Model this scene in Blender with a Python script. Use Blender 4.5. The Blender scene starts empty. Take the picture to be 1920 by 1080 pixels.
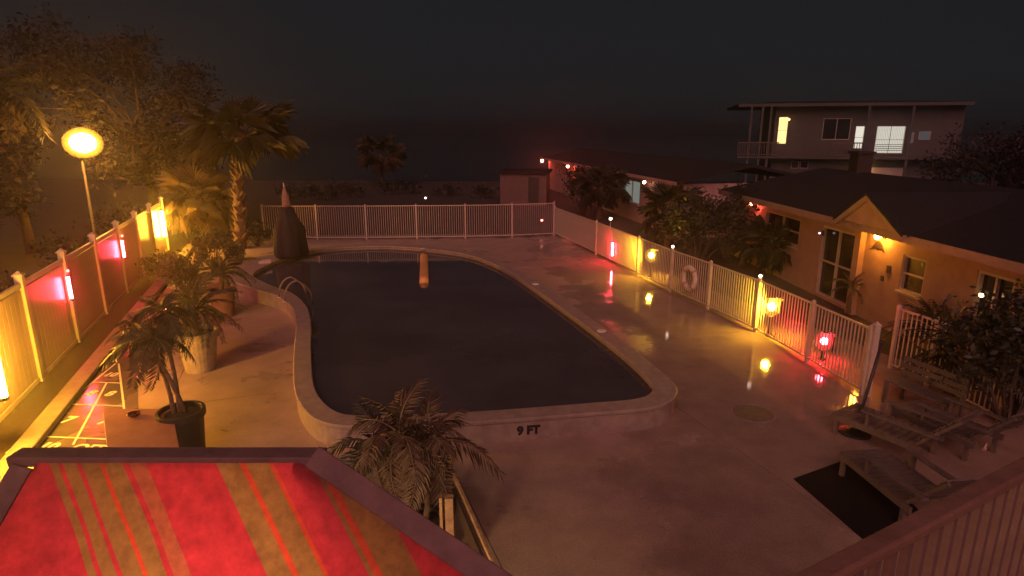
import bpy, bmesh, math, random
from mathutils import Vector, Matrix, noise as mnoise
R = math.radians
PI = math.pi
scn = bpy.context.scene
col = scn.collection

# ------------------------------------------------------------------ camera
F, YH, H = 1150.0, 245.0, 4.8          # focal length in photo pixels, horizon row, camera height
T = math.atan((540 - YH) / F)
cT, sT = math.cos(T), math.sin(T)
cam = bpy.data.cameras.new('camera')
cam.lens = F / 1920 * 36
cam.clip_start = 0.05
cam.clip_end = 6000
camo = bpy.data.objects.new('camera', cam)
col.objects.link(camo)
camo.location = (0, 0, H)
camo.rotation_euler = (PI / 2 - T, 0, 0)
scn.camera = camo

# ------------------------------------------------------------------ night sky, faint warm town glow
SUN_EL, SUN_AZ = R(35), R(190)          # azimuth measured from +Y clockwise
world = bpy.data.worlds.new('World')
scn.world = world
world.use_nodes = True
wn = world.node_tree
wn.nodes.clear()
wout = wn.nodes.new('ShaderNodeOutputWorld')
wsky = wn.nodes.new('ShaderNodeTexSky')
wsky.sky_type = 'NISHITA'
wsky.sun_disc = False
wsky.sun_elevation = SUN_EL
wsky.sun_rotation = SUN_AZ
wb1 = wn.nodes.new('ShaderNodeBackground')
wb1.inputs[1].default_value = 0.0004
wn.links.new(wsky.outputs[0], wb1.inputs[0])
wb2 = wn.nodes.new('ShaderNodeBackground')
wb2.inputs[0].default_value = (0.0134, 0.0143, 0.0168, 1)
wb2.inputs[1].default_value = 0.76
wadd = wn.nodes.new('ShaderNodeAddShader')
wn.links.new(wb1.outputs[0], wadd.inputs[0])
wn.links.new(wb2.outputs[0], wadd.inputs[1])
wn.links.new(wadd.outputs[0], wout.inputs[0])

sun = bpy.data.lights.new('sun', 'SUN')
sun.energy = 1.5
sun.angle = R(50)
sun.color = (1.0, 0.39, 0.365)
suno = bpy.data.objects.new('sun', sun)
col.objects.link(suno)
sdir = Vector((math.sin(SUN_AZ) * math.cos(SUN_EL), math.cos(SUN_AZ) * math.cos(SUN_EL), math.sin(SUN_EL)))
suno.rotation_euler = (-sdir).to_track_quat('-Z', 'Y').to_euler()
suno.location = sdir * 50

scn.view_settings.view_transform = 'Standard'
scn.view_settings.look = 'None'
scn.view_settings.exposure = 0
scn.view_settings.gamma = 1
scn.view_settings.use_curve_mapping = False
scn.cycles.use_denoising = True
scn.cycles.sample_clamp_indirect = 4
scn.cycles.max_bounces = 6
scn.cycles.volume_bounces = 0
scn.cycles.caustics_reflective = False
scn.cycles.caustics_refractive = False
# the lamps' emission strengths, one factor per kind
YEL = (1.0, 0.43, 0.03)
YEL2 = (1.0, 0.52, 0.03)
SOD = (1.0, 0.40, 0.06)
RED = (1.0, 0.025, 0.035)
HAZE = 0.0030

# ------------------------------------------------------------------ pixel helpers
def ray(px, py):
    u = (px - 960) / F
    v = (py - 540) / F
    return Vector((u, cT - v * sT, -sT - v * cT))
def G(px, py, z=0.0):
    d = ray(px, py)
    t = (z - H) / d.z
    return Vector((d.x * t, d.y * t, z))
def P(px, py, Y):
    d = ray(px, py)
    t = Y / d.y
    return Vector((d.x * t, Y, H + d.z * t))
def onwall(px, py, o, dirv):
    """pixel -> (distance along wall, height) on the vertical plane through o along dirv"""
    d = ray(px, py)
    n = Vector((-dirv.y, dirv.x))
    t = (n.x * o.x + n.y * o.y) / (n.x * d.x + n.y * d.y)
    p = d * t
    return (p.x - o.x) * dirv.x + (p.y - o.y) * dirv.y, H + p.z

# ------------------------------------------------------------------ mesh helpers
class MB:
    def __init__(self):
        self.v = []
        self.f = []
    def add(self, vs, fs):
        n = len(self.v)
        self.v += [tuple(a) for a in vs]
        self.f += [tuple(i + n for i in q) for q in fs]
        return self
    def box(self, x0, y0, z0, x1, y1, z1):
        return self.add([(x0, y0, z0), (x1, y0, z0), (x1, y1, z0), (x0, y1, z0),
                         (x0, y0, z1), (x1, y0, z1), (x1, y1, z1), (x0, y1, z1)],
                        [(0, 3, 2, 1), (4, 5, 6, 7), (0, 1, 5, 4), (1, 2, 6, 5), (2, 3, 7, 6), (3, 0, 4, 7)])
    def beam(self, a, b, w, h, up=Vector((0, 0, 1))):
        a, b = Vector(a), Vector(b)
        d = (b - a).normalized()
        s = d.cross(up)
        if s.length < 1e-4:
            s = d.cross(Vector((0, 1, 0)))
        s.normalize()
        u = s.cross(d)
        s *= w / 2
        u = u * h / 2
        vs = [a - s - u, a + s - u, a + s + u, a - s + u, b - s - u, b + s - u, b + s + u, b - s + u]
        return self.add(vs, [(0, 3, 2, 1), (4, 5, 6, 7), (0, 1, 5, 4), (1, 2, 6, 5), (2, 3, 7, 6), (3, 0, 4, 7)])
    def tube(self, pts, rads, n=8, cap=True):
        pts = [Vector(p) for p in pts]
        if not isinstance(rads, (list, tuple)):
            rads = [rads] * len(pts)
        rings = []
        prev = None
        for i, p in enumerate(pts):
            d = (pts[min(i + 1, len(pts) - 1)] - pts[max(i - 1, 0)]).normalized()
            s = prev if prev is not None else (Vector((1, 0, 0)) if abs(d.x) < .8 else Vector((0, 1, 0)))
            s = (s - d * s.dot(d)).normalized()
            prev = s
            t = d.cross(s)
            rings.append([p + (s * math.cos(2 * PI * k / n) + t * math.sin(2 * PI * k / n)) * rads[i] for k in range(n)])
        vs = [q for r in rings for q in r]
        fs = []
        for i in range(len(pts) - 1):
            for k in range(n):
                a, b = i * n + k, i * n + (k + 1) % n
                fs.append((a, b, b + n, a + n))
        if cap:
            fs.append(tuple(range(n - 1, -1, -1)))
            fs.append(tuple((len(pts) - 1) * n + k for k in range(n)))
        return self.add(vs, fs)
    def lathe(self, prof, n=24, wob=None, o=(0, 0, 0)):
        vs = []
        for j, (r, z) in enumerate(prof):
            for k in range(n):
                a = 2 * PI * k / n
                rr = r * (wob(a, j) if wob else 1)
                vs.append((o[0] + rr * math.cos(a), o[1] + rr * math.sin(a), o[2] + z))
        fs = []
        for j in range(len(prof) - 1):
            for k in range(n):
                a, b = j * n + k, j * n + (k + 1) % n
                fs.append((a, b, b + n, a + n))
        fs.append(tuple(range(n - 1, -1, -1)))
        fs.append(tuple((len(prof) - 1) * n + k for k in range(n)))
        return self.add(vs, fs)
    def prism(self, poly, z0, z1):
        n = len(poly)
        vs = [(p[0], p[1], z0) for p in poly] + [(p[0], p[1], z1) for p in poly]
        fs = [tuple(range(n - 1, -1, -1)), tuple(range(n, 2 * n))]
        fs += [(i, (i + 1) % n, (i + 1) % n + n, i + n) for i in range(n)]
        return self.add(vs, fs)
    def sphere(self, c, r, n=12, m=8, sz=1.0):
        prof = [(r * math.sin(PI * j / m) + 1e-4, -r * sz * math.cos(PI * j / m)) for j in range(m + 1)]
        return self.lathe(prof, n, None, c)
    def data(self, name, mat=None, smooth=False):
        me = bpy.data.meshes.new(name)
        me.from_pydata(self.v, [], self.f)
        me.update()
        if mat:
            me.materials.append(mat)
        if smooth:
            for p in me.polygons:
                p.use_smooth = True
        return me

def inst(name, me, parent=None, loc=(0, 0, 0), rot=(0, 0, 0), sc=None):
    o = bpy.data.objects.new(name, me)
    col.objects.link(o)
    o.parent = parent
    o.location = loc
    o.rotation_euler = rot
    if sc:
        o.scale = sc if isinstance(sc, (list, tuple)) else (sc, sc, sc)
    return o
def build(name, mb, mat, parent=None, smooth=False, bevel=0.0, loc=(0, 0, 0), rot=(0, 0, 0)):
    o = inst(name, mb.data(name, mat, smooth), parent, loc, rot)
    if bevel:
        m = o.modifiers.new('bevel', 'BEVEL')
        m.width = bevel
        m.segments = 2
        m.limit_method = 'ANGLE'
    return o
def tag(o, label, cat, group=None):
    o['label'] = label
    o['category'] = cat
    if group:
        o['group'] = group
    return o
def thing(name, label, cat, loc=(0, 0, 0), rz=0.0, group=None):
    o = bpy.data.objects.new(name, None)
    col.objects.link(o)
    o.empty_display_size = 0.1
    o.location = loc
    o.rotation_euler = (0, 0, rz)
    return tag(o, label, cat, group)
def struct(o, kind='structure'):
    o['kind'] = kind
    return o
def textmesh(s, size, mat, name, parent, loc, rot, bold=0.0):
    cu = bpy.data.curves.new(name, 'FONT')
    cu.body = s
    cu.size = size
    cu.align_x = 'CENTER'
    cu.align_y = 'CENTER'
    cu.offset = bold
    cu.extrude = 0.001
    tmp = bpy.data.objects.new('tmp', cu)
    col.objects.link(tmp)
    bpy.context.view_layer.update()
    me = bpy.data.meshes.new_from_object(tmp.evaluated_get(bpy.context.evaluated_depsgraph_get()))
    bpy.data.objects.remove(tmp)
    me.name = name
    me.materials.clear()
    me.materials.append(mat)
    return inst(name, me, parent, loc, rot)

# ------------------------------------------------------------------ materials
def mat(name, c, rough=0.6, var=0.25, scale=6.0, bump=0.0, bscale=40.0, metal=0.0, rough_var=0.0, spec=0.5, c2=None, emit=None, trans=None):
    m = bpy.data.materials.new(name)
    m.use_nodes = True
    nt = m.node_tree
    b = nt.nodes['Principled BSDF']
    b.inputs['Roughness'].default_value = rough
    b.inputs['Metallic'].default_value = metal
    b.inputs['Specular IOR Level'].default_value = spec
    tc = nt.nodes.new('ShaderNodeTexCoord')
    if var > 0 or c2:
        nz = nt.nodes.new('ShaderNodeTexNoise')
        nz.inputs['Scale'].default_value = scale
        nz.inputs['Detail'].default_value = 6
        nz.inputs['Roughness'].default_value = 0.65
        nt.links.new(tc.outputs['Object'], nz.inputs['Vector'])
        rp = nt.nodes.new('ShaderNodeValToRGB')
        rp.color_ramp.elements[0].position = 0.33
        rp.color_ramp.elements[1].position = 0.68
        d = c2 if c2 else tuple(x * (1 - var) for x in c)
        rp.color_ramp.elements[0].color = (*d, 1)
        rp.color_ramp.elements[1].color = (*tuple(min(1, x * (1 + var * .5)) for x in c), 1)
        nt.links.new(nz.outputs['Fac'], rp.inputs['Fac'])
        nt.links.new(rp.outputs['Color'], b.inputs['Base Color'])
    else:
        b.inputs['Base Color'].default_value = (*c, 1)
    if bump > 0:
        n2 = nt.nodes.new('ShaderNodeTexNoise')
        n2.inputs['Scale'].default_value = bscale
        n2.inputs['Detail'].default_value = 5
        nt.links.new(tc.outputs['Object'], n2.inputs['Vector'])
        bp = nt.nodes.new('ShaderNodeBump')
        bp.inputs['Strength'].default_value = bump
        bp.inputs['Distance'].default_value = 0.02
        nt.links.new(n2.outputs['Fac'], bp.inputs['Height'])
        nt.links.new(bp.outputs['Normal'], b.inputs['Normal'])
    if rough_var > 0:
        n3 = nt.nodes.new('ShaderNodeTexNoise')
        n3.inputs['Scale'].default_value = 0.9
        n3.inputs['Detail'].default_value = 5
        nt.links.new(tc.outputs['Object'], n3.inputs['Vector'])
        mr = nt.nodes.new('ShaderNodeMapRange')
        mr.inputs['From Min'].default_value = 0.38
        mr.inputs['From Max'].default_value = 0.62
        mr.inputs['To Min'].default_value = max(0.03, rough - rough_var)
        mr.inputs['To Max'].default_value = min(1.0, rough + rough_var)
        nt.links.new(n3.outputs['Fac'], mr.inputs['Value'])
        nt.links.new(mr.outputs['Result'], b.inputs['Roughness'])
    if emit:
        b.inputs['Emission Color'].default_value = (*emit[0], 1)
        b.inputs['Emission Strength'].default_value = emit[1]
    return m
def emission(name, c, s):
    m = bpy.data.materials.new(name)
    m.use_nodes = True
    nt = m.node_tree
    nt.nodes.clear()
    o = nt.nodes.new('ShaderNodeOutputMaterial')
    e = nt.nodes.new('ShaderNodeEmission')
    e.inputs[0].default_value = (*c, 1)
    e.inputs[1].default_value = s
    nt.links.new(e.outputs[0], o.inputs[0])
    return m

M = {}
M['sand'] = mat('sand', (.055, .048, .045), .9, .35, 1.2, .4, 20)
M['deck'] = mat('wet_concrete', (.43, .325, .255), .11, .20, 1.6, .03, 30, rough_var=.07)
def wet_deck():
    m = M['deck']
    nt = m.node_tree
    b = nt.nodes['Principled BSDF']
    tc = nt.nodes.new('ShaderNodeTexCoord')
    sx = nt.nodes.new('ShaderNodeSeparateXYZ')
    nt.links.new(tc.outputs['Object'], sx.inputs[0])
    def mr(src, a, b_, c, d):
        n = nt.nodes.new('ShaderNodeMapRange')
        for k, v in zip(('From Min', 'From Max', 'To Min', 'To Max'), (a, b_, c, d)):
            n.inputs[k].default_value = v
        nt.links.new(src, n.inputs['Value'])
        return n.outputs['Result']
    grad = mr(sx.outputs['X'], .5, 3.6, -.10, .17)      # puddles gather on the side of the picket fence
    nz = nt.nodes.new('ShaderNodeTexNoise')
    nz.inputs['Scale'].default_value = .55
    nz.inputs['Detail'].default_value = 7
    nz.inputs['Roughness'].default_value = .6
    nt.links.new(tc.outputs['Object'], nz.inputs['Vector'])
    ad = nt.nodes.new('ShaderNodeMath')
    nt.links.new(nz.outputs['Fac'], ad.inputs[0])
    nt.links.new(grad, ad.inputs[1])
    wet = mr(ad.outputs[0], .43, .58, 0, 1)
    nt.links.new(mr(wet, 0, 1, .42, .055), b.inputs['Roughness'])
    # wet concrete is darker; fine speckle and drying stains
    old = b.inputs['Base Color'].links[0].from_socket
    n2 = nt.nodes.new('ShaderNodeTexNoise')
    n2.inputs['Scale'].default_value = 38
    n2.inputs['Detail'].default_value = 6
    nt.links.new(tc.outputs['Object'], n2.inputs['Vector'])
    k1 = mr(n2.outputs['Fac'], .3, .7, .82, 1.12)
    k2 = mr(wet, 0, 1, 1.0, .74)
    mu = nt.nodes.new('ShaderNodeMath')
    mu.operation = 'MULTIPLY'
    nt.links.new(k1, mu.inputs[0])
    nt.links.new(k2, mu.inputs[1])
    mx = nt.nodes.new('ShaderNodeMixRGB')
    mx.blend_type = 'MULTIPLY'
    mx.inputs[0].default_value = 1
    nt.links.new(old, mx.inputs[1])
    nt.links.new(mu.outputs[0], mx.inputs[2])
    nt.links.new(mx.outputs[0], b.inputs['Base Color'])
wet_deck()
M['deck_base'] = mat('joint_filler', (.06, .05, .045), .9, .2)
M['court'] = mat('court_paint', (.125, .105, .085), .22, .22, 3, .08, 40, rough_var=.12)
M['line'] = mat('line_paint', (.82, .80, .72), .45, .18, 18)
M['kerb'] = mat('kerb_concrete', (.25, .22, .18), .55, .3, 5, .2, 60)
M['mulch'] = mat('dark_mulch', (.05, .035, .025), .95, .5, 25, .8, 60)
M['coping'] = mat('coping_concrete', (.36, .30, .25), .5, .25, 5, .15, 60)
M['water'] = mat('pool_water', (.076, .074, .082), .04, .35, .35, .12, 2.6)
M['marking'] = mat('depth_marking_paint', (.02, .02, .025), .6, .1)
M['white_plastic'] = mat('white_plastic', (.72, .70, .66), .35, .12, 9)
M['vinyl'] = mat('vinyl_fence', (.44, .32, .26), .34, .22, 2.5, .05, 30)
M['vinyl_post'] = mat('vinyl_post', (.60, .52, .42), .35, .15, 6)
M['alu'] = mat('cream_painted_metal', (.56, .49, .40), .4, .15, 9)
M['black_metal'] = mat('black_metal', (.03, .028, .028), .4, .2, 12)
M['pot_grey'] = mat('grey_clay', (.34, .28, .25), .7, .25, 6, .2, 40)
M['pot_brown'] = mat('brown_clay', (.20, .11, .08), .7, .25, 6, .2, 40)
M['pot_pale'] = mat('pale_clay', (.36, .29, .24), .7, .2, 6, .2, 40)
M['pot_black'] = mat('black_plastic', (.025, .022, .024), .5, .2, 8)
M['soil'] = mat('soil', (.035, .025, .018), 1, .4, 20, .8, 50)
M['trunk'] = mat('palm_trunk', (.15, .10, .065), .9, .45, 14, .7, 30)
M['bark'] = mat('tree_bark', (.11, .08, .06), .9, .45, 10, .8, 30)
M['frond'] = mat('palm_frond', (.060, .060, .034), .5, .4, 3)
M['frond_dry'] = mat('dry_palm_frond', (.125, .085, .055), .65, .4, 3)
M['leaf'] = mat('dark_leaf', (.026, .030, .018), .5, .45, 2)
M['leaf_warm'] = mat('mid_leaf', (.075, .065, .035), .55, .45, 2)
M['leaf_tree'] = mat('tree_leaf', (.026, .019, .018), .7, .45, 1.2)
M['stucco'] = mat('pink_stucco', (.40, .26, .21), .85, .18, 3, .25, 90)
M['stucco_far'] = mat('rose_stucco', (.50, .33, .29), .85, .2, 2, .2, 60)
M['stucco_hut'] = mat('dull_rose_stucco', (.17, .105, .095), .85, .2, 2, .2, 60)
M['stucco_grey'] = mat('grey_stucco', (.085, .083, .08), .85, .2, 2, .2, 60)
M['fascia'] = mat('pale_fascia', (.34, .25, .22), .6, .2, 4)
M['shingle'] = mat('dark_shingle', (.026, .028, .032), .95, .35, 8, .5, 40, spec=.15)
M['glass'] = mat('dark_glass', (.012, .012, .014), .08, .0)
M['frame'] = mat('window_frame', (.52, .47, .40), .5, .12, 9)
M['red_glass'] = mat('louvre_glass', (.045, .02, .02), .15, .2, 5)
M['wood'] = mat('treated_lumber', (.42, .28, .15), .6, .35, 9, .3, 35)
M['wood_dark'] = mat('dark_stained_wood', (.05, .035, .03), .6, .3, 9, .2, 35)
M['white_wood'] = mat('weathered_white_wood', (.135, .108, .095), .65, .3, 7, .2, 40)
M['border'] = mat('brown_canopy_border', (.19, .12, .115), .75, .3, 6, .15, 30)
M['table'] = mat('table_top', (.42, .19, .13), .5, .2, 4)
M['cover'] = mat('dark_cover_fabric', (.018, .017, .024), .85, .3, 5, .3, 20)
M['flag'] = mat('furled_flag_cloth', (.30, .18, .17), .8, .4, 12)
M['foam'] = mat('ring_foam', (.62, .56, .48), .5, .15, 8)
M['mat'] = mat('rubber_mat', (.010, .010, .011), .9, .3, 10, .3, 80, spec=.2)
M['sea'] = mat('sea_water', (.020, .034, .042), .3, .2, .05, .3, .6)
M['rail_wood'] = mat('painted_rail', (.25, .15, .11), .6, .25, 6, .15, 40)
M['frond_shrub'] = mat('sago_leaf', (.030, .034, .020), .5, .4, 3)
# lamps
M['yel'] = emission('amber_lamp', YEL2, 640)
M['yel_post'] = emission('amber_fence_lamp', YEL, 640)
M['yel_side'] = emission('amber_court_lamp', YEL, 610)
M['sod'] = emission('sodium_lamp', SOD, 80)
M['red'] = emission('red_lamp', RED, 330)
M['redtube'] = emission('red_tube_lamp', (1.0, .03, .055), 430)
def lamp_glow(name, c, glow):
    # added glowing volume that draws a bloom halo round a lamp
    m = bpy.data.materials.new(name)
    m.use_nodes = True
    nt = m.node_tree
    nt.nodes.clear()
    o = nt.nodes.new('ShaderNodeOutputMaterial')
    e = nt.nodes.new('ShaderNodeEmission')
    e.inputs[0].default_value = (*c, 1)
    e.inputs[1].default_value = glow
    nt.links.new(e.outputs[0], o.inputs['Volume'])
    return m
M['amber_halo'] = lamp_glow('amber_halo_volume', (1, .50, .03), 4.2)
M['ruby_halo'] = lamp_glow('ruby_halo_volume', (1, .02, .03), 5.0)
M['sodium_halo'] = lamp_glow('sodium_halo_volume', (1, .42, .03), 2.4)
M['dot'] = emission('tiny_white_lamp', (1, .70, .55), 9)
M['reddot'] = emission('tiny_red_lamp', (1, .25, .2), 8)
M['porch'] = emission('porch_lamp', (1, .36, .03), 400)
M['porch_red'] = emission('red_porch_lamp', (1, .13, .07), 200)
def curtained(name, c, st, sc):
    m = emission(name, c, st)
    nt = m.node_tree
    e = [n for n in nt.nodes if n.type == 'EMISSION'][0]
    tc = nt.nodes.new('ShaderNodeTexCoord')
    w = nt.nodes.new('ShaderNodeTexWave')
    w.inputs['Scale'].default_value = sc
    w.inputs['Distortion'].default_value = 1.6
    w.inputs['Detail'].default_value = 3
    nt.links.new(tc.outputs['Object'], w.inputs['Vector'])
    r = nt.nodes.new('ShaderNodeMapRange')
    r.inputs['To Min'].default_value = st * .62
    r.inputs['To Max'].default_value = st * 1.1
    nt.links.new(w.outputs['Fac'], r.inputs['Value'])
    nt.links.new(r.outputs['Result'], e.inputs[1])
    return m
M['pane_white'] = emission('lit_pane', (.95, .90, .74), .95)
M['pane_white2'] = curtained('lit_blind_pane', (.95, .90, .76), .80, 3.0)
M['pane_dim'] = curtained('dim_lit_pane', (.60, .66, .58), .34, 2.5)
M['pane_faint'] = emission('faint_lit_pane', (.8, .78, .85), .09)
M['pane_warm'] = emission('warm_lit_pane', (1, .66, .22), 2.2)
M['canopy_lamp'] = emission('canopy_lamp', (1, .60, .30), 270)

# striped translucent canvas (bands run along the local X coordinate of the panel)
def canvas():
    m = bpy.data.materials.new('striped_canvas')
    m.use_nodes = True
    nt = m.node_tree
    nt.nodes.clear()
    out = nt.nodes.new('ShaderNodeOutputMaterial')
    tc = nt.nodes.new('ShaderNodeTexCoord')
    sx = nt.nodes.new('ShaderNodeSeparateXYZ')
    nt.links.new(tc.outputs['UV'], sx.inputs[0])
    rp = nt.nodes.new('ShaderNodeValToRGB')
    rp.color_ramp.interpolation = 'CONSTANT'
    red, olive, ora, dim = (.47, .034, .058, 1), (.27, .135, .05, 1), (.54, .065, .03, 1), (.38, .10, .06, 1)
    K = 1.6
    seq = [(0, red), (.045, olive), (.08, red), (.10, olive), (.145, red), (.165, olive), (.235, ora), (.252, olive), (.325, red), (.35, dim), (.41, red)]
    seq2 = [(.68, olive), (.768, ora), (.788, olive), (.876, ora), (.90, red), (1.04, olive), (1.06, ora), (1.09, olive), (1.23, red)]
    seq = [(p / K, c) for p, c in seq]
    seq2 = [(p / K, c) for p, c in seq2]
    el = rp.color_ramp.elements
    el[0].position, el[0].color = seq[0]
    el[1].position, el[1].color = seq2[-1]
    for p, c in seq[1:] + seq2[:-1]:
        e = el.new(p)
        e.color = c
    nt.links.new(sx.outputs['X'], rp.inputs['Fac'])
    nz = nt.nodes.new('ShaderNodeTexNoise')
    nz.inputs['Scale'].default_value = 11
    nz.inputs['Detail'].default_value = 10
    nz.inputs['Roughness'].default_value = .72
    nt.links.new(tc.outputs['Object'], nz.inputs['Vector'])
    mp = nt.nodes.new('ShaderNodeMapRange')
    mp.inputs['From Min'].default_value = .3
    mp.inputs['From Max'].default_value = .7
    mp.inputs['To Min'].default_value = .58
    mp.inputs['To Max'].default_value = 1.18
    nt.links.new(nz.outputs['Fac'], mp.inputs['Value'])
    mx = nt.nodes.new('ShaderNodeMixRGB')
    mx.blend_type = 'MULTIPLY'
    mx.inputs[0].default_value = 1
    nt.links.new(rp.outputs['Color'], mx.inputs[1])
    nt.links.new(mp.outputs['Result'], mx.inputs[2])
    di = nt.nodes.new('ShaderNodeBsdfPrincipled')
    di.inputs['Roughness'].default_value = .55
    wv = nt.nodes.new('ShaderNodeTexNoise')
    wv.inputs['Scale'].default_value = 160
    nt.links.new(tc.outputs['Object'], wv.inputs['Vector'])
    bp = nt.nodes.new('ShaderNodeBump')
    bp.inputs['Strength'].default_value = .35
    bp.inputs['Distance'].default_value = .01
    nt.links.new(wv.outputs['Fac'], bp.inputs['Height'])
    nt.links.new(bp.outputs['Normal'], di.inputs['Normal'])
    tr = nt.nodes.new('ShaderNodeBsdfTranslucent')
    nt.links.new(mx.outputs[0], di.inputs['Base Color'])
    nt.links.new(mx.outputs[0], tr.inputs['Color'])
    ms = nt.nodes.new('ShaderNodeMixShader')
    ms.inputs[0].default_value = .55
    nt.links.new(di.outputs[0], ms.inputs[1])
    nt.links.new(tr.outputs[0], ms.inputs[2])
    nt.links.new(ms.outputs[0], out.inputs[0])
    return m
M['canvas'] = canvas()

# ------------------------------------------------------------------ ground, sea, deck
g = MB().add([(-900, -60, -.06), (900, -60, -.06), (900, 1500, -.06), (-900, 1500, -.06)], [(0, 1, 2, 3)])
struct(build('sand_ground', g, M['sand']))
g = MB().add([(-900, 80, -.02), (-40, 64, -.02), (30, 60, -.02), (900, 80, -.02), (900, 1500, -.02), (-900, 1500, -.02)], [(0, 1, 2, 3, 4, 5)])
struct(build('sea', g, M['sea']))

LF0, LF1 = Vector((-9.33, 11.29, 0)), Vector((-14.6, 26.0, 0))      # left fence line
ldir = (LF1 - LF0).normalized()
lnor = Vector((ldir.y, -ldir.x, 0))                                  # towards the pool
RF = [G(*p) for p in ((1040, 440), (1117, 477), (1195, 516), (1256, 547), (1326, 579), (1415, 622), (1512, 678), (1615, 740))]
FFa, FFb = G(497, 447), G(1040, 440)

def clip(poly, a, b):
    """keep the part of poly left of the line a->b"""
    out = []
    def side(p):
        return (b[0] - a[0]) * (p[1] - a[1]) - (b[1] - a[1]) * (p[0] - a[0])
    for i in range(len(poly)):
        p, q = poly[i], poly[(i + 1) % len(poly)]
        sp, sq = side(p), side(q)
        if sp >= 0:
            out.append(p)
        if sp * sq < 0:
            t = sp / (sp - sq)
            out.append((p[0] + (q[0] - p[0]) * t, p[1] + (q[1] - p[1]) * t))
    return out
lk0 = LF0 + lnor * .95 - ldir * 14
lk1 = LF0 + lnor * .95 + ldir * 17.5
rfe = RF[-1] + (RF[-1] - RF[-2]).normalized() * 3
hull = [(lk0.x, lk0.y), (13.5, lk0.y), (RF[0].x + .25, RF[0].y + .35), (lk1.x, lk1.y + .4)]
deck_root = build('pool_deck', MB().prism(hull, -.05, -.022), M['deck_base'])
struct(deck_root)
yaw = math.atan2(ldir.x, ldir.y)
ax, ay = Vector((math.cos(yaw), -math.sin(yaw), 0)), Vector((math.sin(yaw), math.cos(yaw), 0))
org = G(1350, 820)
S = 4.3
for i in range(-7, 7):
    for j in range(-7, 8):
        c0 = org + ax * (i * S) + ay * (j * S)
        gp = .006
        q = [c0 + ax * gp + ay * gp, c0 + ax * (S - gp) + ay * gp, c0 + ax * (S - gp) + ay * (S - gp), c0 + ax * gp + ay * (S - gp)]
        poly = [(p.x, p.y) for p in q]
        for k in range(len(hull)):
            poly = clip(poly, hull[k], hull[(k + 1) % len(hull)])
            if len(poly) < 3:
                break
        if len(poly) >= 3:
            build('slab', MB().prism(poly, -.021, 0), M['deck'], deck_root)

# planting strip and kerb at the foot of the left fence
m = MB()
a, b = LF0 - ldir * 14, LF0 + ldir * 17.5
m.add([a + lnor * .0 + Vector((0, 0, .012)), a + lnor * .62 + Vector((0, 0, .012)), b + lnor * .62 + Vector((0, 0, .012)), b + Vector((0, 0, .012))], [(0, 1, 2, 3)])
struct(build('planting_strip', m, M['mulch']))
m = MB().beam(a + lnor * .78 + Vector((0, 0, .045)), b + lnor * .78 + Vector((0, 0, .045)), .32, .13)
struct(build('kerb', m, M['kerb'], bevel=.02))

# ------------------------------------------------------------------ shuffleboard court
C0, C1 = G(50, 818), G(240, 826)
APX = G(222, 678)
court = build('shuffleboard_court', MB().add([G(18, 836, .004), G(262, 842, .004), G(255, 640, .004), G(190, 640, .004)], [(0, 1, 2, 3)]), M['court'])
struct(court)
def stroke(a, b, w=.035, name='court_line', z=.0085):
    a, b = Vector((a.x, a.y, 0)), Vector((b.x, b.y, 0))
    d = (b - a).normalized()
    s = Vector((-d.y, d.x, 0)) * w / 2
    up = Vector((0, 0, z))
    build(name, MB().add([a - s + up, b - s + up, b + s + up, a + s + up], [(0, 1, 2, 3)]), M['line'], court)
def lerp(a, b, t):
    return a + (b - a) * t
stroke(C0, lerp(C0, APX, .96))
stroke(C1, lerp(C1, APX, .96), z=.0092)
t7, t8 = .36, .66
def across(t):
    return lerp(C0, APX, t), lerp(C1, APX, t)
stroke(C0, C1, z=.010)
for t in (t7, t8):
    a, b = across(t)
    stroke(a, b, z=.010)
mid0 = lerp(C0, C1, .5)
mid8 = lerp(*across(t8), .5)
stroke(mid0, mid8, z=.0115)
dn = (mid0 - APX).normalized()
off0, off1 = C0 + dn * .62 + (C0 - C1).normalized() * .12, C1 + dn * .62
stroke(C0, off0, z=.0125)
stroke(C1, off1, z=.0125)
stroke(mid0, mid0 + dn * .25, z=.013)
stroke(off0, off1, z=.013)
trot = (0, 0, math.atan2((C1 - C0).y, (C1 - C0).x))
def num(s, t0, t1, u, size):
    a, b = across((t0 + t1) / 2)
    p = lerp(a, b, u)
    textmesh(s, size, M['line'], 'court_number', court, (p.x, p.y, .009), trot, .012)
num('7', 0, t7, .27, .34)
num('7', 0, t7, .73, .34)
num('8', t7, t8, .28, .30)
num('8', t7, t8, .72, .30)
num('10', t8, .9, .5, .26)
pm = lerp(mid0, mid0 + dn * .62, .55)
textmesh('10   OFF', .30, M['line'], 'court_number', court, (pm.x, pm.y, .009), trot, .012)

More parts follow.
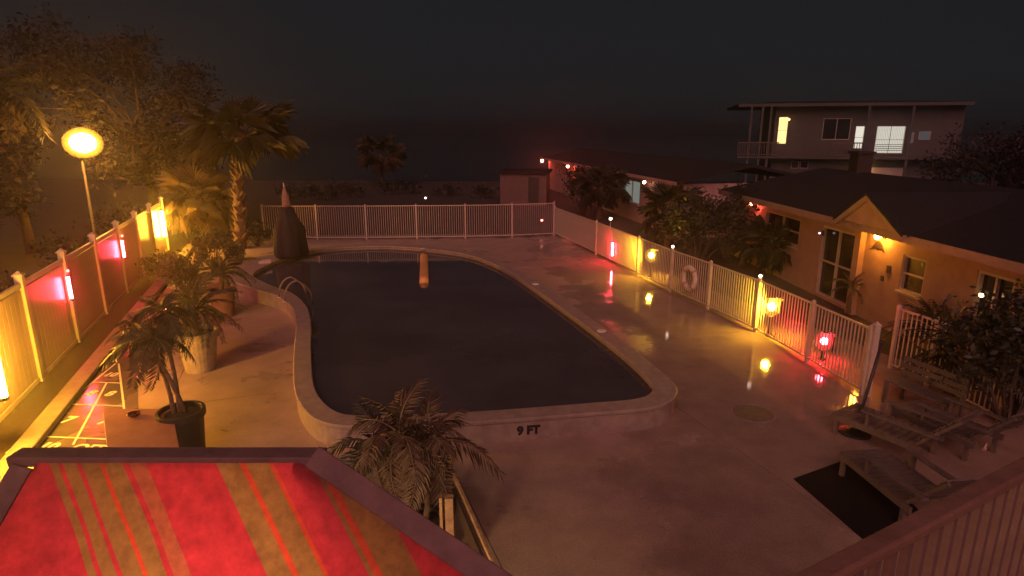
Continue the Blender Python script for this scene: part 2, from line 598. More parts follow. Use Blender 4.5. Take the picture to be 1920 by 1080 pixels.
# ------------------------------------------------------------------ swimming pool with a raised rim
def catmull(pts, k=6):
    out = []
    n = len(pts)
    for i in range(n):
        p0, p1, p2, p3 = pts[i - 1], pts[i], pts[(i + 1) % n], pts[(i + 2) % n]
        for j in range(k):
            t = j / k
            out.append(.5 * ((2 * p1) + (p2 - p0) * t + (2 * p0 - 5 * p1 + 4 * p2 - p3) * t * t + (3 * p1 - p0 - 3 * p2 + p3) * t ** 3))
    return out
RIM = .40
ctl = [((475, 515), .75), ((500, 497), .95), ((538, 482), .9), ((590, 469), .45), ((650, 463), .38), ((720, 461), .38), ((800, 466), .38), ((880, 478), .38),
       ((945, 504), .38), ((1000, 540), .38), ((1055, 579), .38), ((1120, 627), .38), ((1180, 676), .38), ((1216, 713), .42), ((1222, 733), .42), ((1190, 747), .40),
       ((1100, 755), .38), ((1000, 763), .38), ((900, 770), .38), ((800, 775), .38), ((700, 778), .38), ((640, 774), .38), ((606, 752), .36), ((589, 722), .34),
       ((584, 680), .34), ((583, 640), .34), ((583, 605), .34), ((574, 573), .36), ((548, 549), .45), ((505, 533), .55)]
ctl = ctl[::-1]
pin = catmull([Vector((*G(*p, RIM).xy, w)) for p, w in ctl], 6)
nP = len(pin)
inner = [Vector((p.x, p.y, 0)) for p in pin]
nors = []
for i in range(nP):
    d = (inner[(i + 2) % nP] - inner[i - 2]).normalized()
    nors.append(Vector((d.y, -d.x, 0)))
area = sum(inner[i].x * inner[(i + 1) % nP].y - inner[(i + 1) % nP].x * inner[i].y for i in range(nP))
if area < 0:
    nors = [-n for n in nors]
outer = [inner[i] + nors[i] * pin[i].z for i in range(nP)]
pool = thing('swimming_pool', 'free-form swimming pool with dark still water and a raised concrete rim', 'pool', (0, 0, 0))
m = MB()
prof = lambda i: [inner[i] + Vector((0, 0, -.02)) + nors[i] * .03, inner[i] + Vector((0, 0, RIM - .075)) + nors[i] * .03,
                  outer[i] + Vector((0, 0, RIM - .075)) - nors[i] * .03, outer[i] + Vector((0, 0, -.02)) - nors[i] * .03]
vs = [q for i in range(nP) for q in prof(i)]
fs = []
for i in range(nP):
    for k in range(3):
        a, b = i * 4 + k, ((i + 1) % nP) * 4 + k
        fs.append((a, a + 1, b + 1, b))
build('rim_wall', m.add(vs, fs), M['coping'], pool)
m = MB()
def cprof(i):
    e = .018
    return [inner[i] + nors[i] * e + Vector((0, 0, RIM - .07)), inner[i] + Vector((0, 0, RIM - .055)), inner[i] + Vector((0, 0, RIM - .015)), inner[i] + nors[i] * e + Vector((0, 0, RIM)),
            outer[i] - nors[i] * e + Vector((0, 0, RIM)), outer[i] + Vector((0, 0, RIM - .015)), outer[i] + Vector((0, 0, RIM - .055)), outer[i] - nors[i] * e + Vector((0, 0, RIM - .07))]
vs = [q for i in range(nP) for q in cprof(i)]
fs = []
for i in range(nP):
    for k in range(8):
        a, a2 = i * 8 + k, i * 8 + (k + 1) % 8
        b, b2 = ((i + 1) % nP) * 8 + k, ((i + 1) % nP) * 8 + (k + 1) % 8
        fs.append((a, a2, b2, b))
build('coping', m.add(vs, fs), M['coping'], pool, smooth=False)
wpts = [inner[i] + nors[i] * .05 for i in range(nP)]
build('water', MB().add([p + Vector((0, 0, .27)) for p in wpts], [tuple(range(nP))]), M['water'], pool)
# depth marking on the outer face of the near rim
def nearest(pl, p):
    return min(range(nP), key=lambda i: (pl[i] - p).length)
mk = G(996, 806, .2)
i9 = nearest(outer, Vector((mk.x, mk.y, 0)))
tn = (outer[(i9 + 1) % nP] - outer[i9 - 1]).normalized()
nn = nors[i9]
ang = math.atan2(nn.y, nn.x) + PI / 2
pp = outer[i9] - nn * .024
textmesh('9 FT', .20, M['marking'], 'depth_marking', pool, (pp.x, pp.y, .17), (PI / 2, 0, ang), .012)
for px, py in ((1004, 532), (1128, 620), (793, 466)):
    p = G(px, py, RIM + .01)
    build('skimmer_lid', MB().lathe([(.10, 0), (.10, .018), (.085, .026)], 20), M['white_plastic'], pool, loc=(p.x, p.y, RIM - .002))
# tube put in place of an amber light reflection by the far rim
fl0, fl1 = G(795, 480, .29), G(795, 530, .29)
fd = (fl1 - fl0)
fo = thing('reflection_tube', 'amber tube by the far pool rim, standing in for a streak of reflected light', 'float', fl0)
n8 = 10
build('streak_tube', MB().tube([fd * (k / n8) + Vector((0, 0, .0)) for k in range(n8 + 1)], [.14] * (n8 + 1), 14), mat('amber_streak_colour', (.88, .50, .16), .35, .15, 5), fo, True)  # amber colour imitates the glow of reflected lamp light
for k in (.02, .98):
    build('end_cap', MB().tube([fd * (k - .012), fd * (k + .012)], .13, 14), M['white_plastic'], fo)

# grab rail at the notch of the rim and a pale folded towel on the wide lobe
gb = G(549, 556, RIM)
gr_ = thing('grab_rail', 'curved metal grab rail at the notch of the raised pool rim', 'rail', gb)
for k in (0, 1):
    o_ = Vector((.30 * k, -.42 * k, 0))
    pts = [o_ + Vector((-.34 * math.cos(a), -.10 * math.cos(a), .55 * math.sin(a) * (1 if a < PI * .55 else .9))) for a in [PI * q / 10 for q in range(11)]]
    pts[-1].z = -.10
    build('tube', MB().tube(pts, .022, 8), mat('steel_tube', (.30, .26, .22), .3, .15, 8, metal=.8), gr_, True)
    build('flange', MB().lathe([(.05, 0), (.05, .012), (.03, .02)], 14), M['white_plastic'], gr_, loc=pts[0] + Vector((0, 0, .001)))
tw = G(497, 493, RIM)
two = thing('folded_towel', 'pale folded towel on the wide corner of the pool rim', 'towel', tw + Vector((0, 0, .002)), .5)
for k in range(3):
    build('fold', MB().box(-.20 + .01 * k, -.13, .034 * k, .20 - .006 * k, .13 - .008 * k, .034 * k + .032), mat('towel_cloth', (.62, .54, .46), .9, .15, 12, .4, 80), two, False, .012)

# ------------------------------------------------------------------ fences
def fence_solid():
    root = thing('privacy_fence', 'tall solid vinyl fence with capped posts along the shuffleboard court', 'fence', LF0)
    Hh = 1.98
    L = 2.42
    pm = MB().box(-.065, -.065, 0, .065, .065, Hh + .16).data('post', M['vinyl_post'])
    cm = MB().add([(-.085, -.085, 0), (.085, -.085, 0), (.085, .085, 0), (-.085, .085, 0), (-.085, -.085, .03), (.085, -.085, .03), (.085, .085, .03), (-.085, .085, .03), (0, 0, .10)],
                  [(0, 3, 2, 1), (0, 1, 5, 4), (1, 2, 6, 5), (2, 3, 7, 6), (3, 0, 4, 7), (4, 5, 8), (5, 6, 8), (6, 7, 8), (7, 4, 8)]).data('post_cap', M['vinyl_post'])
    nb = 12
    bw = (L - .13) / nb
    bm_ = MB().box(.004, -.012, .08, bw - .004, .012, Hh - .10).data('board', M['vinyl'])
    rm = MB().box(.065, -.03, 0, L - .065, .03, .09).data('rail', M['vinyl_post'])
    rz = math.atan2(ldir.y, ldir.x)
    for k in range(-3, 7):
        p = ldir * (k * L)
        po = inst('post', pm, root, p, (0, 0, rz))
        inst('post_cap', cm, po, (0, 0, Hh + .16))
        if k < 6:
            inst('rail', rm, root, p + Vector((0, 0, .02)), (0, 0, rz))
            inst('rail', rm, root, p + Vector((0, 0, Hh - .06)), (0, 0, rz))
            for q in range(nb):
                inst('board', bm_, root, p + ldir * (.065 + q * bw), (0, 0, rz))
    return root
fence_solid()

def fence_pickets(label, pts, Hh, posts, sp=.098, toplights=()):
    root = thing('picket_fence', label, 'fence', pts[0])
    pk = MB().box(-.0095, -.0095, .11, .0095, .0095, Hh - .025).data('picket', M['alu'])
    pm = MB().box(-.032, -.032, 0, .032, .032, Hh + .03).data('post', M['alu'])
    cp = MB().add([(-.038, -.038, 0), (.038, -.038, 0), (.038, .038, 0), (-.038, .038, 0), (0, 0, .035)], [(0, 3, 2, 1), (0, 1, 4), (1, 2, 4), (2, 3, 4), (3, 0, 4)]).data('post_cap', M['alu'])
    lm = MB().sphere((0, 0, 0), .040, 10, 6).data('cap_light', M['dot'])
    o = pts[0]
    for i in range(len(pts) - 1):
        a, b = pts[i] - o, pts[i + 1] - o
        d = b - a
        L = d.length
        d.normalize()
        rz = math.atan2(d.y, d.x)
        for z in (.10, Hh - .03):
            build('rail', MB().beam(a + d * .033 + Vector((0, 0, z)), b - d * .033 + Vector((0, 0, z)), .03, .036), M['alu'], root)
        n = max(2, int(L / sp))
        for k in range(1, n):
            inst('picket', pk, root, a + d * (L * k / n), (0, 0, rz))
    for i, p in enumerate(pts):
        if not posts[i]:
            continue
        d = pts[min(i + 1, len(pts) - 1)] - pts[max(i - 1, 0)]
        po = inst('post', pm, root, p - o, (0, 0, math.atan2(d.y, d.x)))
        inst('post_cap', cp, po, (0, 0, Hh + .0305))
        if i in toplights:
            inst('cap_light', lm, po, (0, 0, Hh + .09))
    return root
ffp = [G(x, y) for x, y in ((497, 449), (596, 449), (688, 449), (782, 448), (873, 447), (960, 445), (1038, 441))]
fence_pickets('cream metal picket fence across the far end of the pool deck', ffp, 1.55, [1] * 7)
fence_pickets('cream metal picket fence along the deck, with amber and red lamps on it', RF, 1.32, [1] * len(RF), toplights=(3, 5))
RF2 = [G(1650, 735), G(1725, 772), G(1800, 815), G(1875, 860)]
RF2 = [p + Vector((.9, 1.2, 0)) for p in RF2]
fence_pickets('dim metal picket fence behind the wooden loungers, ending at dark shrubs', RF2, 1.32, [1] * 4)

# ------------------------------------------------------------------ lamps
def sphere_data(name, r, m_, n=14, k=10, sz=1.0):
    return MB().sphere((0, 0, 0), r, n, k, sz).data(name, m_, True)
def fence_lamp(label, base, z, out, bulbmat, r=.10, group=None, arm=.05, glass='amber_halo'):
    """lantern on a bracket: base = point on the fence line, out = horizontal direction it sticks out"""
    t = thing('fence_lamp', label, 'lamp', base, 0, group)
    out = Vector(out).normalized()
    c = out * (arm + r * 1.35) + Vector((0, 0, z))
    build('bracket', MB().beam(out * .03 + Vector((0, 0, z + r * 1.25)), c + Vector((0, 0, r * 1.25)), .025, .025), M['black_metal'], t)
    build('back_plate', MB().beam(out * .028 + Vector((0, 0, z - r)), out * .028 + Vector((0, 0, z + r * 1.5)), .07, .02, out), M['black_metal'], t)
    build('lamp_cap', MB().lathe([(r * .75, 0), (r * .62, r * .22), (.012, r * .45)], 14), M['black_metal'], t, loc=c + Vector((0, 0, r * .93)))
    inst('bulb', sphere_data('bulb', r * .62, bulbmat), t, c)
    inst('halo_globe', sphere_data('halo_globe', r, M[glass], 20, 14), t, c)
    return t
def rfpoint(px):
    """point on the right fence line at pixel column px"""
    best = None
    for i in range(len(RF) - 1):
        for k in range(40):
            p = lerp(RF[i], RF[i + 1], k / 40)
            d = p - Vector((0, 0, H))
            dep = p.y * cT + H * sT
            x = 960 + F * p.x / dep
            if best is None or abs(x - px) < best[0]:
                best = (abs(x - px), p)
    return best[1]
rnor = Vector((-1, -.25, 0)).normalized()
def path_light(label, base, z, bulbmat, glass, r):
    t = thing('path_light', label, 'lamp', base)
    build('bollard', MB().lathe([(.075, 0), (.075, .03), (.04, .05), (.035, z - r * 1.65), (.06, z - r * 1.55)], 14), M['black_metal'], t)
    inst('bulb', sphere_data('bulb', r * .62, bulbmat), t, (0, 0, z))
    inst('halo_globe', sphere_data('halo_globe', r * 1.55, M[glass], 24, 18), t, (0, 0, z))  # glow volume imitating bloom, wider than the lamp itself
    build('lamp_cap', MB().lathe([(r * .55, 0), (r * .45, r * .12), (.012, r * .3)], 14), M['black_metal'], t, loc=(0, 0, z + r * 1.50))
    # made-up shield, added to keep this light off the motel wall
    sh = MB()
    R1, n = r * 1.62, 12
    for zz in (z - r * 1.2, z + r * 1.2):
        sh.v += [(R1 * math.cos(R(-68 + 150 * k / n)), R1 * math.sin(R(-68 + 150 * k / n)), zz) for k in range(n + 1)]
        sh.v += [((R1 + .006) * math.cos(R(-68 + 150 * k / n)), (R1 + .006) * math.sin(R(-68 + 150 * k / n)), zz) for k in range(n + 1)]
    m_ = n + 1
    for k in range(n):
        sh.f += [(k, k + 1, k + 1 + 2 * m_, k + 2 * m_), (k + m_, k + m_ + 1, k + 3 * m_ + 1, k + 3 * m_), (k, k + 1, k + 1 + m_, k + m_), (k + 2 * m_, k + 1 + 2 * m_, k + 1 + 3 * m_, k + 3 * m_)]
    build('added_light_shield', sh, M['black_metal'], t)
    return t
path_light('amber globe light behind the picket fence beside the life ring', G(1219, 519), .74, M['yel'], 'amber_halo', .15)
path_light('amber globe light behind the fence with a bright mirror spot in the wet deck', G(1441, 630), .74, M['yel'], 'amber_halo', .15)
path_light('round red globe light behind the picket fence near the umbrella pole', G(1541, 674), .42, M['red'], 'ruby_halo', .13)
# red wash on the far stretch of the right fence
def tube_lamp(label, base, z0, z1, out, bm_, dot=True, r=.022, stand=0.0):
    out = Vector(out).normalized()
    t = thing('tube_lamp', label, 'lamp', base + out * stand)
    if stand:
        for z in (z0, z1):
            build('bracket', MB().beam(out * -stand + Vector((0, 0, z)), out * .018 + Vector((0, 0, z)), .03, .03), M['black_metal'], t)
    c = out * (.06 + r)
    build('back_plate', MB().beam(out * .03 + Vector((0, 0, z0 - .05)), out * .03 + Vector((0, 0, z1 + .05)), .06, .02, out), M['vinyl_post'], t)
    build('tube', MB().tube([c + Vector((0, 0, z0)), c + Vector((0, 0, z1))], r, 10), bm_, t, True)
    for z in (z0 - .03, z1 + .03):
        build('end_cap', MB().tube([c + Vector((0, 0, z - .028)), c + Vector((0, 0, z + .028))], r * 1.25, 10), M['black_metal'], t)
    if dot:
        inst('indicator', sphere_data('indicator', .028, M['reddot'], 8, 6), t, c + Vector((.02, 0, z1 + .14)))
    return t
tube_lamp('red tube lamp on the far stretch of the picket fence', rfpoint(1152), .30, .78, rnor, M['redtube'], False, .026)
def lfpoint(px):
    best = None
    for k in range(-600, 1700):
        p = LF0 + ldir * (k / 100)
        dep = p.y * cT + (H - 1.4) * sT
        x = 960 + F * p.x / dep
        if best is None or abs(x - px) < best[0]:
            best = (abs(x - px), p)
    return best[1]
tube_lamp('red tube lamp on the solid fence nearest the bright amber panel', lfpoint(223) + lnor * .03, 1.12, 1.62, lnor, M['redtube'])
tube_lamp('red tube lamp on the solid fence above the shuffleboard court', lfpoint(120) + lnor * .03, 1.12, 1.62, lnor, M['redtube'])
tube_lamp('glaring amber tube lamp on the solid fence behind the bushy palm', lfpoint(297) + lnor * .03, .75, 1.75, lnor, M['yel_post'], False, .06)
tube_lamp('amber tube lamp on the solid fence beside the shuffleboard court', lfpoint(-78) + lnor * .03, .75, 1.75, lnor, M['yel_side'], False, .06, .30)

# street lamp behind the solid fence
sp_ = P(155, 265, 25.0)
t = thing('street_lamp', 'tall street lamp with a glaring sodium globe behind the solid fence', 'street lamp', (sp_.x - .15, sp_.y, -.06))
hz = sp_.z + .06
build('pole', MB().tube([(0, 0, 0), (0, 0, .5), (0, 0, .52), (0, 0, hz - .78)], [.09, .085, .06, .045], 10), mat('lamp_pole_paint', (.20, .17, .13), .5, .2), t, True)
build('arm', MB().tube([(0, 0, hz - .8), (.03, 0, hz - .73), (.15, 0, hz - .67)], .03, 8), M['black_metal'], t)
build('lamp_hood', MB().lathe([(.16, 0), (.12, .05), (.03, .09)], 18), M['black_metal'], t, loc=(.15, 0, hz + .56))
inst('bulb', sphere_data('bulb', .46, M['sod'], 22, 14, .84), t, (.15, 0, hz - .06))
inst('halo_globe', sphere_data('halo_globe', .70, M['sodium_halo'], 32, 22, .86), t, (.15, 0, hz - .06))  # oversized glow volume, the halo of the lamp rather than its glass
build('globe_neck', MB().lathe([(.07, 0), (.10, .1)], 12), M['black_metal'], t, loc=(.15, 0, hz - .74))
# tiny garden lamp past the far fence
def garden_lamp(px, py, z, label, m_):
    p = G(px, py, z)
    t = thing('garden_lamp', label, 'lamp', (p.x, p.y, -.06))
    build('stake', MB().tube([(0, 0, 0), (0, 0, z)], .025, 6), M['black_metal'], t)
    inst('bulb', sphere_data('bulb', .06, m_, 8, 6), t, (0, 0, z + .06))
    build('lamp_cap', MB().lathe([(.09, 0), (.03, .04)], 10), M['black_metal'], t, loc=(0, 0, z + .115))
garden_lamp(798, 371, .8, 'tiny stake lamp on the sand beyond the far picket fence', M['dot'])
garden_lamp(310, 579, .75, 'tiny red stake lamp among the potted palms', M['reddot'])
garden_lamp(1016, 413, .6, 'tiny reddish stake lamp behind the corner of the two picket fences', M['reddot'])
garden_lamp(1145, 410, 1.5, 'small pinkish stake lamp behind the red tube lamp of the fence', M['dot'])

# ------------------------------------------------------------------ palms and plants
def feather_mesh(name, L, n, leaf, droop, seed, m_):
    r = random.Random(seed)
    mb = MB()
    pts = []
    for k in range(9):
        s = k / 8
        pts.append(Vector((L * (s - .16 * droop * s ** 3), L * .03 * math.sin(s * 3 + seed), L * (.10 * math.sin(s * PI) - .62 * droop * s * s))))
    mb.tube(pts, [.016 * L * (1 - .82 * k / 8) + .002 for k in range(9)], 4, False)
    def at(s):
        i = min(7, int(s * 8))
        return pts[i].lerp(pts[i + 1], s * 8 - i), (pts[i + 1] - pts[i]).normalized()
    for k in range(n):
        s = .16 + .84 * (k + r.random() * .6) / n
        s = min(s, .995)
        p, d = at(s)
        side = Vector((0, 1, 0))
        up = d.cross(side) * -1
        for sg in (-1, 1):
            ll = leaf * (.55 + .45 * math.sin(PI * min(1, s * 1.05))) * r.uniform(.8, 1.12)
            fa = R(38 + r.uniform(-10, 12)) * (1.25 - .7 * s)
            out = (side * sg * math.sin(fa + .35) + d * math.cos(fa + .35) * .9 + up * r.uniform(-.05, .38)).normalized()
            w = .030 * ll + .007
            wv = out.cross(up)
            if wv.length < 1e-3:
                continue
            wv.normalize()
            m1 = p + out * ll * .5 + Vector((0, 0, -.04 * ll))
            tip = p + out * ll + Vector((0, 0, -.26 * ll * r.uniform(.6, 1.5)))
            mb.add([p, m1 + wv * w, tip, m1 - wv * w], [(0, 1, 2), (0, 2, 3)])
    return mb.data(name, m_)
def fan_mesh(name, pet, rad, n, droop, seed, m_):
    r = random.Random(seed)
    mb = MB()
    p1 = Vector((pet, 0, -.06 * pet))
    mb.tube([Vector((0, 0, 0)), Vector((pet * .5, 0, .03 * pet)), p1], [.022, .017, .012], 5, False)
    for k in range(n):
        a = R(-128 + 256 * (k + .5) / n) + r.uniform(-.04, .04)
        ll = rad * (.72 + .28 * math.cos(a * .8)) * r.uniform(.82, 1.08)
        d = Vector((math.cos(a), math.sin(a), .12 * math.cos(3 * a)))
        wv = Vector((-math.sin(a), math.cos(a), r.uniform(-.5, .5))).normalized()
        w = rad * .045
        m1 = p1 + d * ll * .55 + Vector((0, 0, -.06 * droop * ll))
        tip = p1 + d * ll * .93 + Vector((0, 0, -droop * ll * r.uniform(.3, .75)))
        mb.add([p1, m1 + wv * w, tip, m1 - wv * w], [(0, 1, 2), (0, 2, 3)])
    return mb.data(name, m_)
FR = {}
def frond_set(kind, m_key, L):
    key = (kind, m_key, round(L, 2))
    if key not in FR:
        if kind == 'feather':
            FR[key] = [feather_mesh('frond', L, 30, L * .30, d, i * 7 + 3, M[m_key]) for i, d in enumerate((.35, .6, .85, 1.05))]
        elif kind == 'sago':
            FR[key] = [feather_mesh('frond', L, 34, L * .17, d, i * 5 + 2, M[m_key]) for i, d in enumerate((.2, .45, .7, .9))]
        else:
            FR[key] = [fan_mesh('frond', L * .5, L * .55, 30, d, i * 9 + 1, M[m_key]) for i, d in enumerate((.25, .55, .9, 1.25))]
    return FR[key]
def crown(root, top, kind, m_key, L, n, seed, e0=78, e1=-35, dry=None, spread=.0, az0=0.0):
    r = random.Random(seed)
    fr = frond_set(kind, m_key, L)
    dr = frond_set(kind, dry, L) if dry else None
    for k in range(n):
        t = (k + .5) / n
        el = R(e0 + (e1 - e0) * t + r.uniform(-9, 9))
        az = az0 + k * 2.39996 + r.uniform(-.25, .25)
        sc = r.uniform(.78, 1.1) * (.72 + .28 * min(1, t * 2.5))
        me = (dr if dr and t > .72 else fr)[min(3, int(t * 3 + r.random() * 1.4))]
        off = Vector((math.cos(az), math.sin(az), 0)) * spread + Vector((0, 0, -spread * t))
        inst('frond', me, root, Vector(top) + off, (r.uniform(-.5, .5), -el, az), sc)
def trunk_pts(h, lean, n=8, seed=0):
    r = random.Random(seed)
    return [Vector((lean[0] * (k / n) ** 1.4, lean[1] * (k / n) ** 1.4, h * k / n)) + Vector((r.uniform(-.02, .02), r.uniform(-.02, .02), 0)) * (1 if k else 0) for k in range(n + 1)]
def palm(label, base, h, rad, kind, m_key, L, n, seed, lean=(0, 0), dry=None, boots=False, e0=78, e1=-35, group=None, name='palm_tree', cat='palm'):
    root = thing(name, label, cat, base, 0, group)
    pts = trunk_pts(h, lean, 8, seed)
    build('trunk', MB().tube(pts, [rad * (1.25 - .4 * k / 8) for k in range(9)], 12), M['trunk'], root, True)
    if boots:
        bm_ = MB().add([(-.11, .0, 0), (.11, .0, 0), (.05, .13, .30), (-.05, .13, .30), (-.08, .07, 0), (.08, .07, 0), (.03, .18, .28), (-.03, .18, .28)],
                       [(0, 1, 5, 4), (4, 5, 6, 7), (0, 4, 7, 3), (1, 2, 6, 5), (2, 3, 7, 6), (0, 3, 2, 1)]).data('leaf_boot', M['trunk'])
        r = random.Random(seed + 5)
        nb = int(h / .30) * 6
        for k in range(nb):
            t = (k + .5) / nb
            i = min(7, int(t * 8))
            p = pts[i].lerp(pts[i + 1], t * 8 - i)
            az = k * 2.39996
            rr = rad * (1.1 - .4 * t)
            inst('leaf_boot', bm_, root, p + Vector((-math.sin(az) * rr * .8, math.cos(az) * rr * .8, r.uniform(-.08, .08))), (R(-12) + r.uniform(-.15, .15), r.uniform(-.25, .25), az), r.uniform(.7, 1.05))
    crown(root, pts[-1], kind, m_key, L, n, seed, e0, e1, dry, rad * .7)
    return root
def pot(root, rt, rb, h, m_, z=0):
    build('pot', MB().lathe([(rb, 0), (rb + (rt - rb) * .85, h * .86), (rt * 1.08, h * .87), (rt * 1.08, h), (rt * .93, h), (rt * .9, h * .9)], 28), m_, root, False, .008)
    build('soil', MB().lathe([(rt * .88, h * .86), (rt * .8, h * .925), (.05, h * .94)], 20), M['soil'], root)

# potted palms
r_ = random.Random(4)
p = G(377, 692)
t = thing('potted_palm', 'palm in a big grey clay pot on the sunlit-looking amber part of the deck', 'potted plant', p)
t['label'] = 'dark bushy palm in a big grey tapered pot, alone on bare concrete'
pot(t, .40, .29, .84, M['pot_grey'])
build('trunk', MB().tube([(0, 0, .76), (-.03, .02, 1.0), (.0, .05, 1.25)], [.09, .08, .07], 8), M['trunk'], t, True)
crown(t, (0, .05, 1.22), 'sago', 'frond', 1.15, 26, 11, 82, -20)
p = G(421, 592)
t = thing('potted_palm', 'palm in a brown clay pot next to the raised rim lobe', 'potted plant', p)
pot(t, .33, .25, .74, M['pot_brown'])
build('trunk', MB().tube([(0, 0, .66), (.02, .0, .95), (.04, .05, 1.15)], [.07, .06, .055], 8), M['trunk'], t, True)
crown(t, (.04, .05, 1.12), 'sago', 'frond', .95, 20, 21, 80, -15)
p = G(441, 495)
t = thing('potted_palm', 'low leafy plant in a pale rounded pot at the foot of the tall palm', 'potted plant', p)
build('pot', MB().lathe([(.22, 0), (.34, .25), (.37, .48), (.30, .68), (.33, .72), (.28, .72), (.26, .64)], 26), M['pot_pale'], t, True)
build('soil', MB().lathe([(.26, .60), (.05, .64)], 16), M['soil'], t)
crown(t, (0, 0, .62), 'sago', 'frond', .55, 14, 31, 80, 5)
# slim three-stem palm in the black pot
p = G(352, 862)
t = thing('potted_palm', 'slim leaning palm with bare stems in a tall black pot behind the table', 'potted plant', p)
pot(t, .31, .25, .82, M['pot_black'])
tops = []
for k, (px, py, yy) in enumerate(((262, 620, .85), (305, 585, .55), (285, 640, .25))):
    top = P(px, py, p.y + yy) - p
    tops.append(top)
    b0 = Vector((-.10 + .07 * k, .02 * k, .75))
    pts = [b0.lerp(top, s / 6) + Vector((.05 * math.sin(s / 6 * PI) * (1 - k), .03 * math.sin(s), .12 * math.sin(s / 6 * PI))) for s in range(7)]
    build('trunk', MB().tube(pts, [.035 - .002 * s for s in range(7)], 8), M['trunk'], t, True)
    crown(t, top, 'feather', 'frond', .62, 13, 41 + k, 65, -55, 'frond_dry', 0, k * 1.1)
# foreground pygmy palm
p = G(778, 1048)
t = thing('potted_palm', 'three-stemmed feathery palm in a wide black planter beside the red canopy', 'potted plant', p)
pot(t, .44, .36, .42, M['pot_black'])
for k, (px, py, dy, bx_) in enumerate(((705, 838, .25, -.17), (750, 815, .05, -.02), (802, 834, .15, .12))):
    top = P(px, py, p.y + dy) - p
    b0 = Vector((bx_, 0, .36))
    pts = [b0.lerp(top, s / 6) + Vector((.03 * math.sin(s / 6 * PI) * (k - 1), 0, 0)) for s in range(7)]
    build('trunk', MB().tube(pts, [.040, .036, .034, .034, .036, .042, .05], 9), M['trunk'], t, True)
    crown(t, top, 'feather', 'frond' if k == 0 else 'frond_dry', .80, 13, 61 + k, 72, -40, 'frond_dry', 0, k * .9)

# palms by the far left corner
palm('tall cabbage palm with a criss-cross booted trunk by the left fence', G(452, 466), 4.75, .19, 'fan', 'frond', 2.5, 26, 71, (.45, 0), None, True, 62, -14)
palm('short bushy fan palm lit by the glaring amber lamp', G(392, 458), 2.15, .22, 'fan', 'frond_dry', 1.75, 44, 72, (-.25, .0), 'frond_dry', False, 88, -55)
palm('small lone palm far out on the dark sand', P(716, 343, 56), 2.7, .12, 'fan', 'frond', 2.6, 24, 73, (0, 0), 'frond_dry', False, 70, -30)
def bush(label, base, w, h, n, seed, m_key='leaf', leaf=.10, name='shrub', cat='shrub', group=None, stems=5):
    r = random.Random(seed)
    root = thing(name, label, cat, base, 0, group)
    st = MB()
    tips = []
    for k in range(stems * 3):
        a = r.uniform(0, 2 * PI)
        q = r.uniform(.1, .85)
        tip = Vector((math.cos(a) * w / 2 * q, math.sin(a) * w / 2 * q, h * r.uniform(.45, .95) * (1 - .35 * q * q)))
        st.tube([(tip.x * .1, tip.y * .1, 0), (tip.x * .5, tip.y * .4, tip.z * .55), tip], [.022, .014, .006], 5, False)
        tips.append(tip)
    build('stem', st, M['bark'], root)
    mb = MB()
    for k in range(n):
        c = r.choice(tips)
        d = Vector((r.gauss(0, 1), r.gauss(0, 1), r.gauss(0, 1))).normalized() * abs(r.gauss(0, .5)) * w * .24
        p0 = c + d
        if p0.z < .03:
            p0.z = .03 + r.random() * .1
        o = Vector((r.gauss(0, 1), r.gauss(0, 1), r.gauss(.2, .8))).normalized()
        s = o.cross(Vector((r.gauss(0, 1), r.gauss(0, 1), r.gauss(0, 1)))).normalized()
        l = leaf * r.uniform(.6, 1.4)
        mb.add([p0, p0 + o * l * .5 + s * l * .22, p0 + o * l, p0 + o * l * .5 - s * l * .22], [(0, 1, 2, 3)])
    build('foliage', mb, M[m_key], root)
    return root
bush('yellow-lit leafy shrub at the foot of the solid fence by the amber lamp', lfpoint(318) + lnor * .85, 1.3, .9, 900, 81, 'leaf', .12)
bush('dark leafy shrub growing under the solid fence behind the slim palm', lfpoint(250) + lnor * .7 - ldir * .3, 1.7, .8, 1100, 82, 'leaf', .12)
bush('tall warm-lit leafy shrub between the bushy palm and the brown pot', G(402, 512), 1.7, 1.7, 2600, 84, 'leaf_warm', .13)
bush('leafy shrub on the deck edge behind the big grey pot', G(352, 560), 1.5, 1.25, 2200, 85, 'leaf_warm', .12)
bush('dark shrub between the tall palm and the end of the far fence', G(485, 462), 1.5, 1.0, 900, 83, 'leaf', .12)

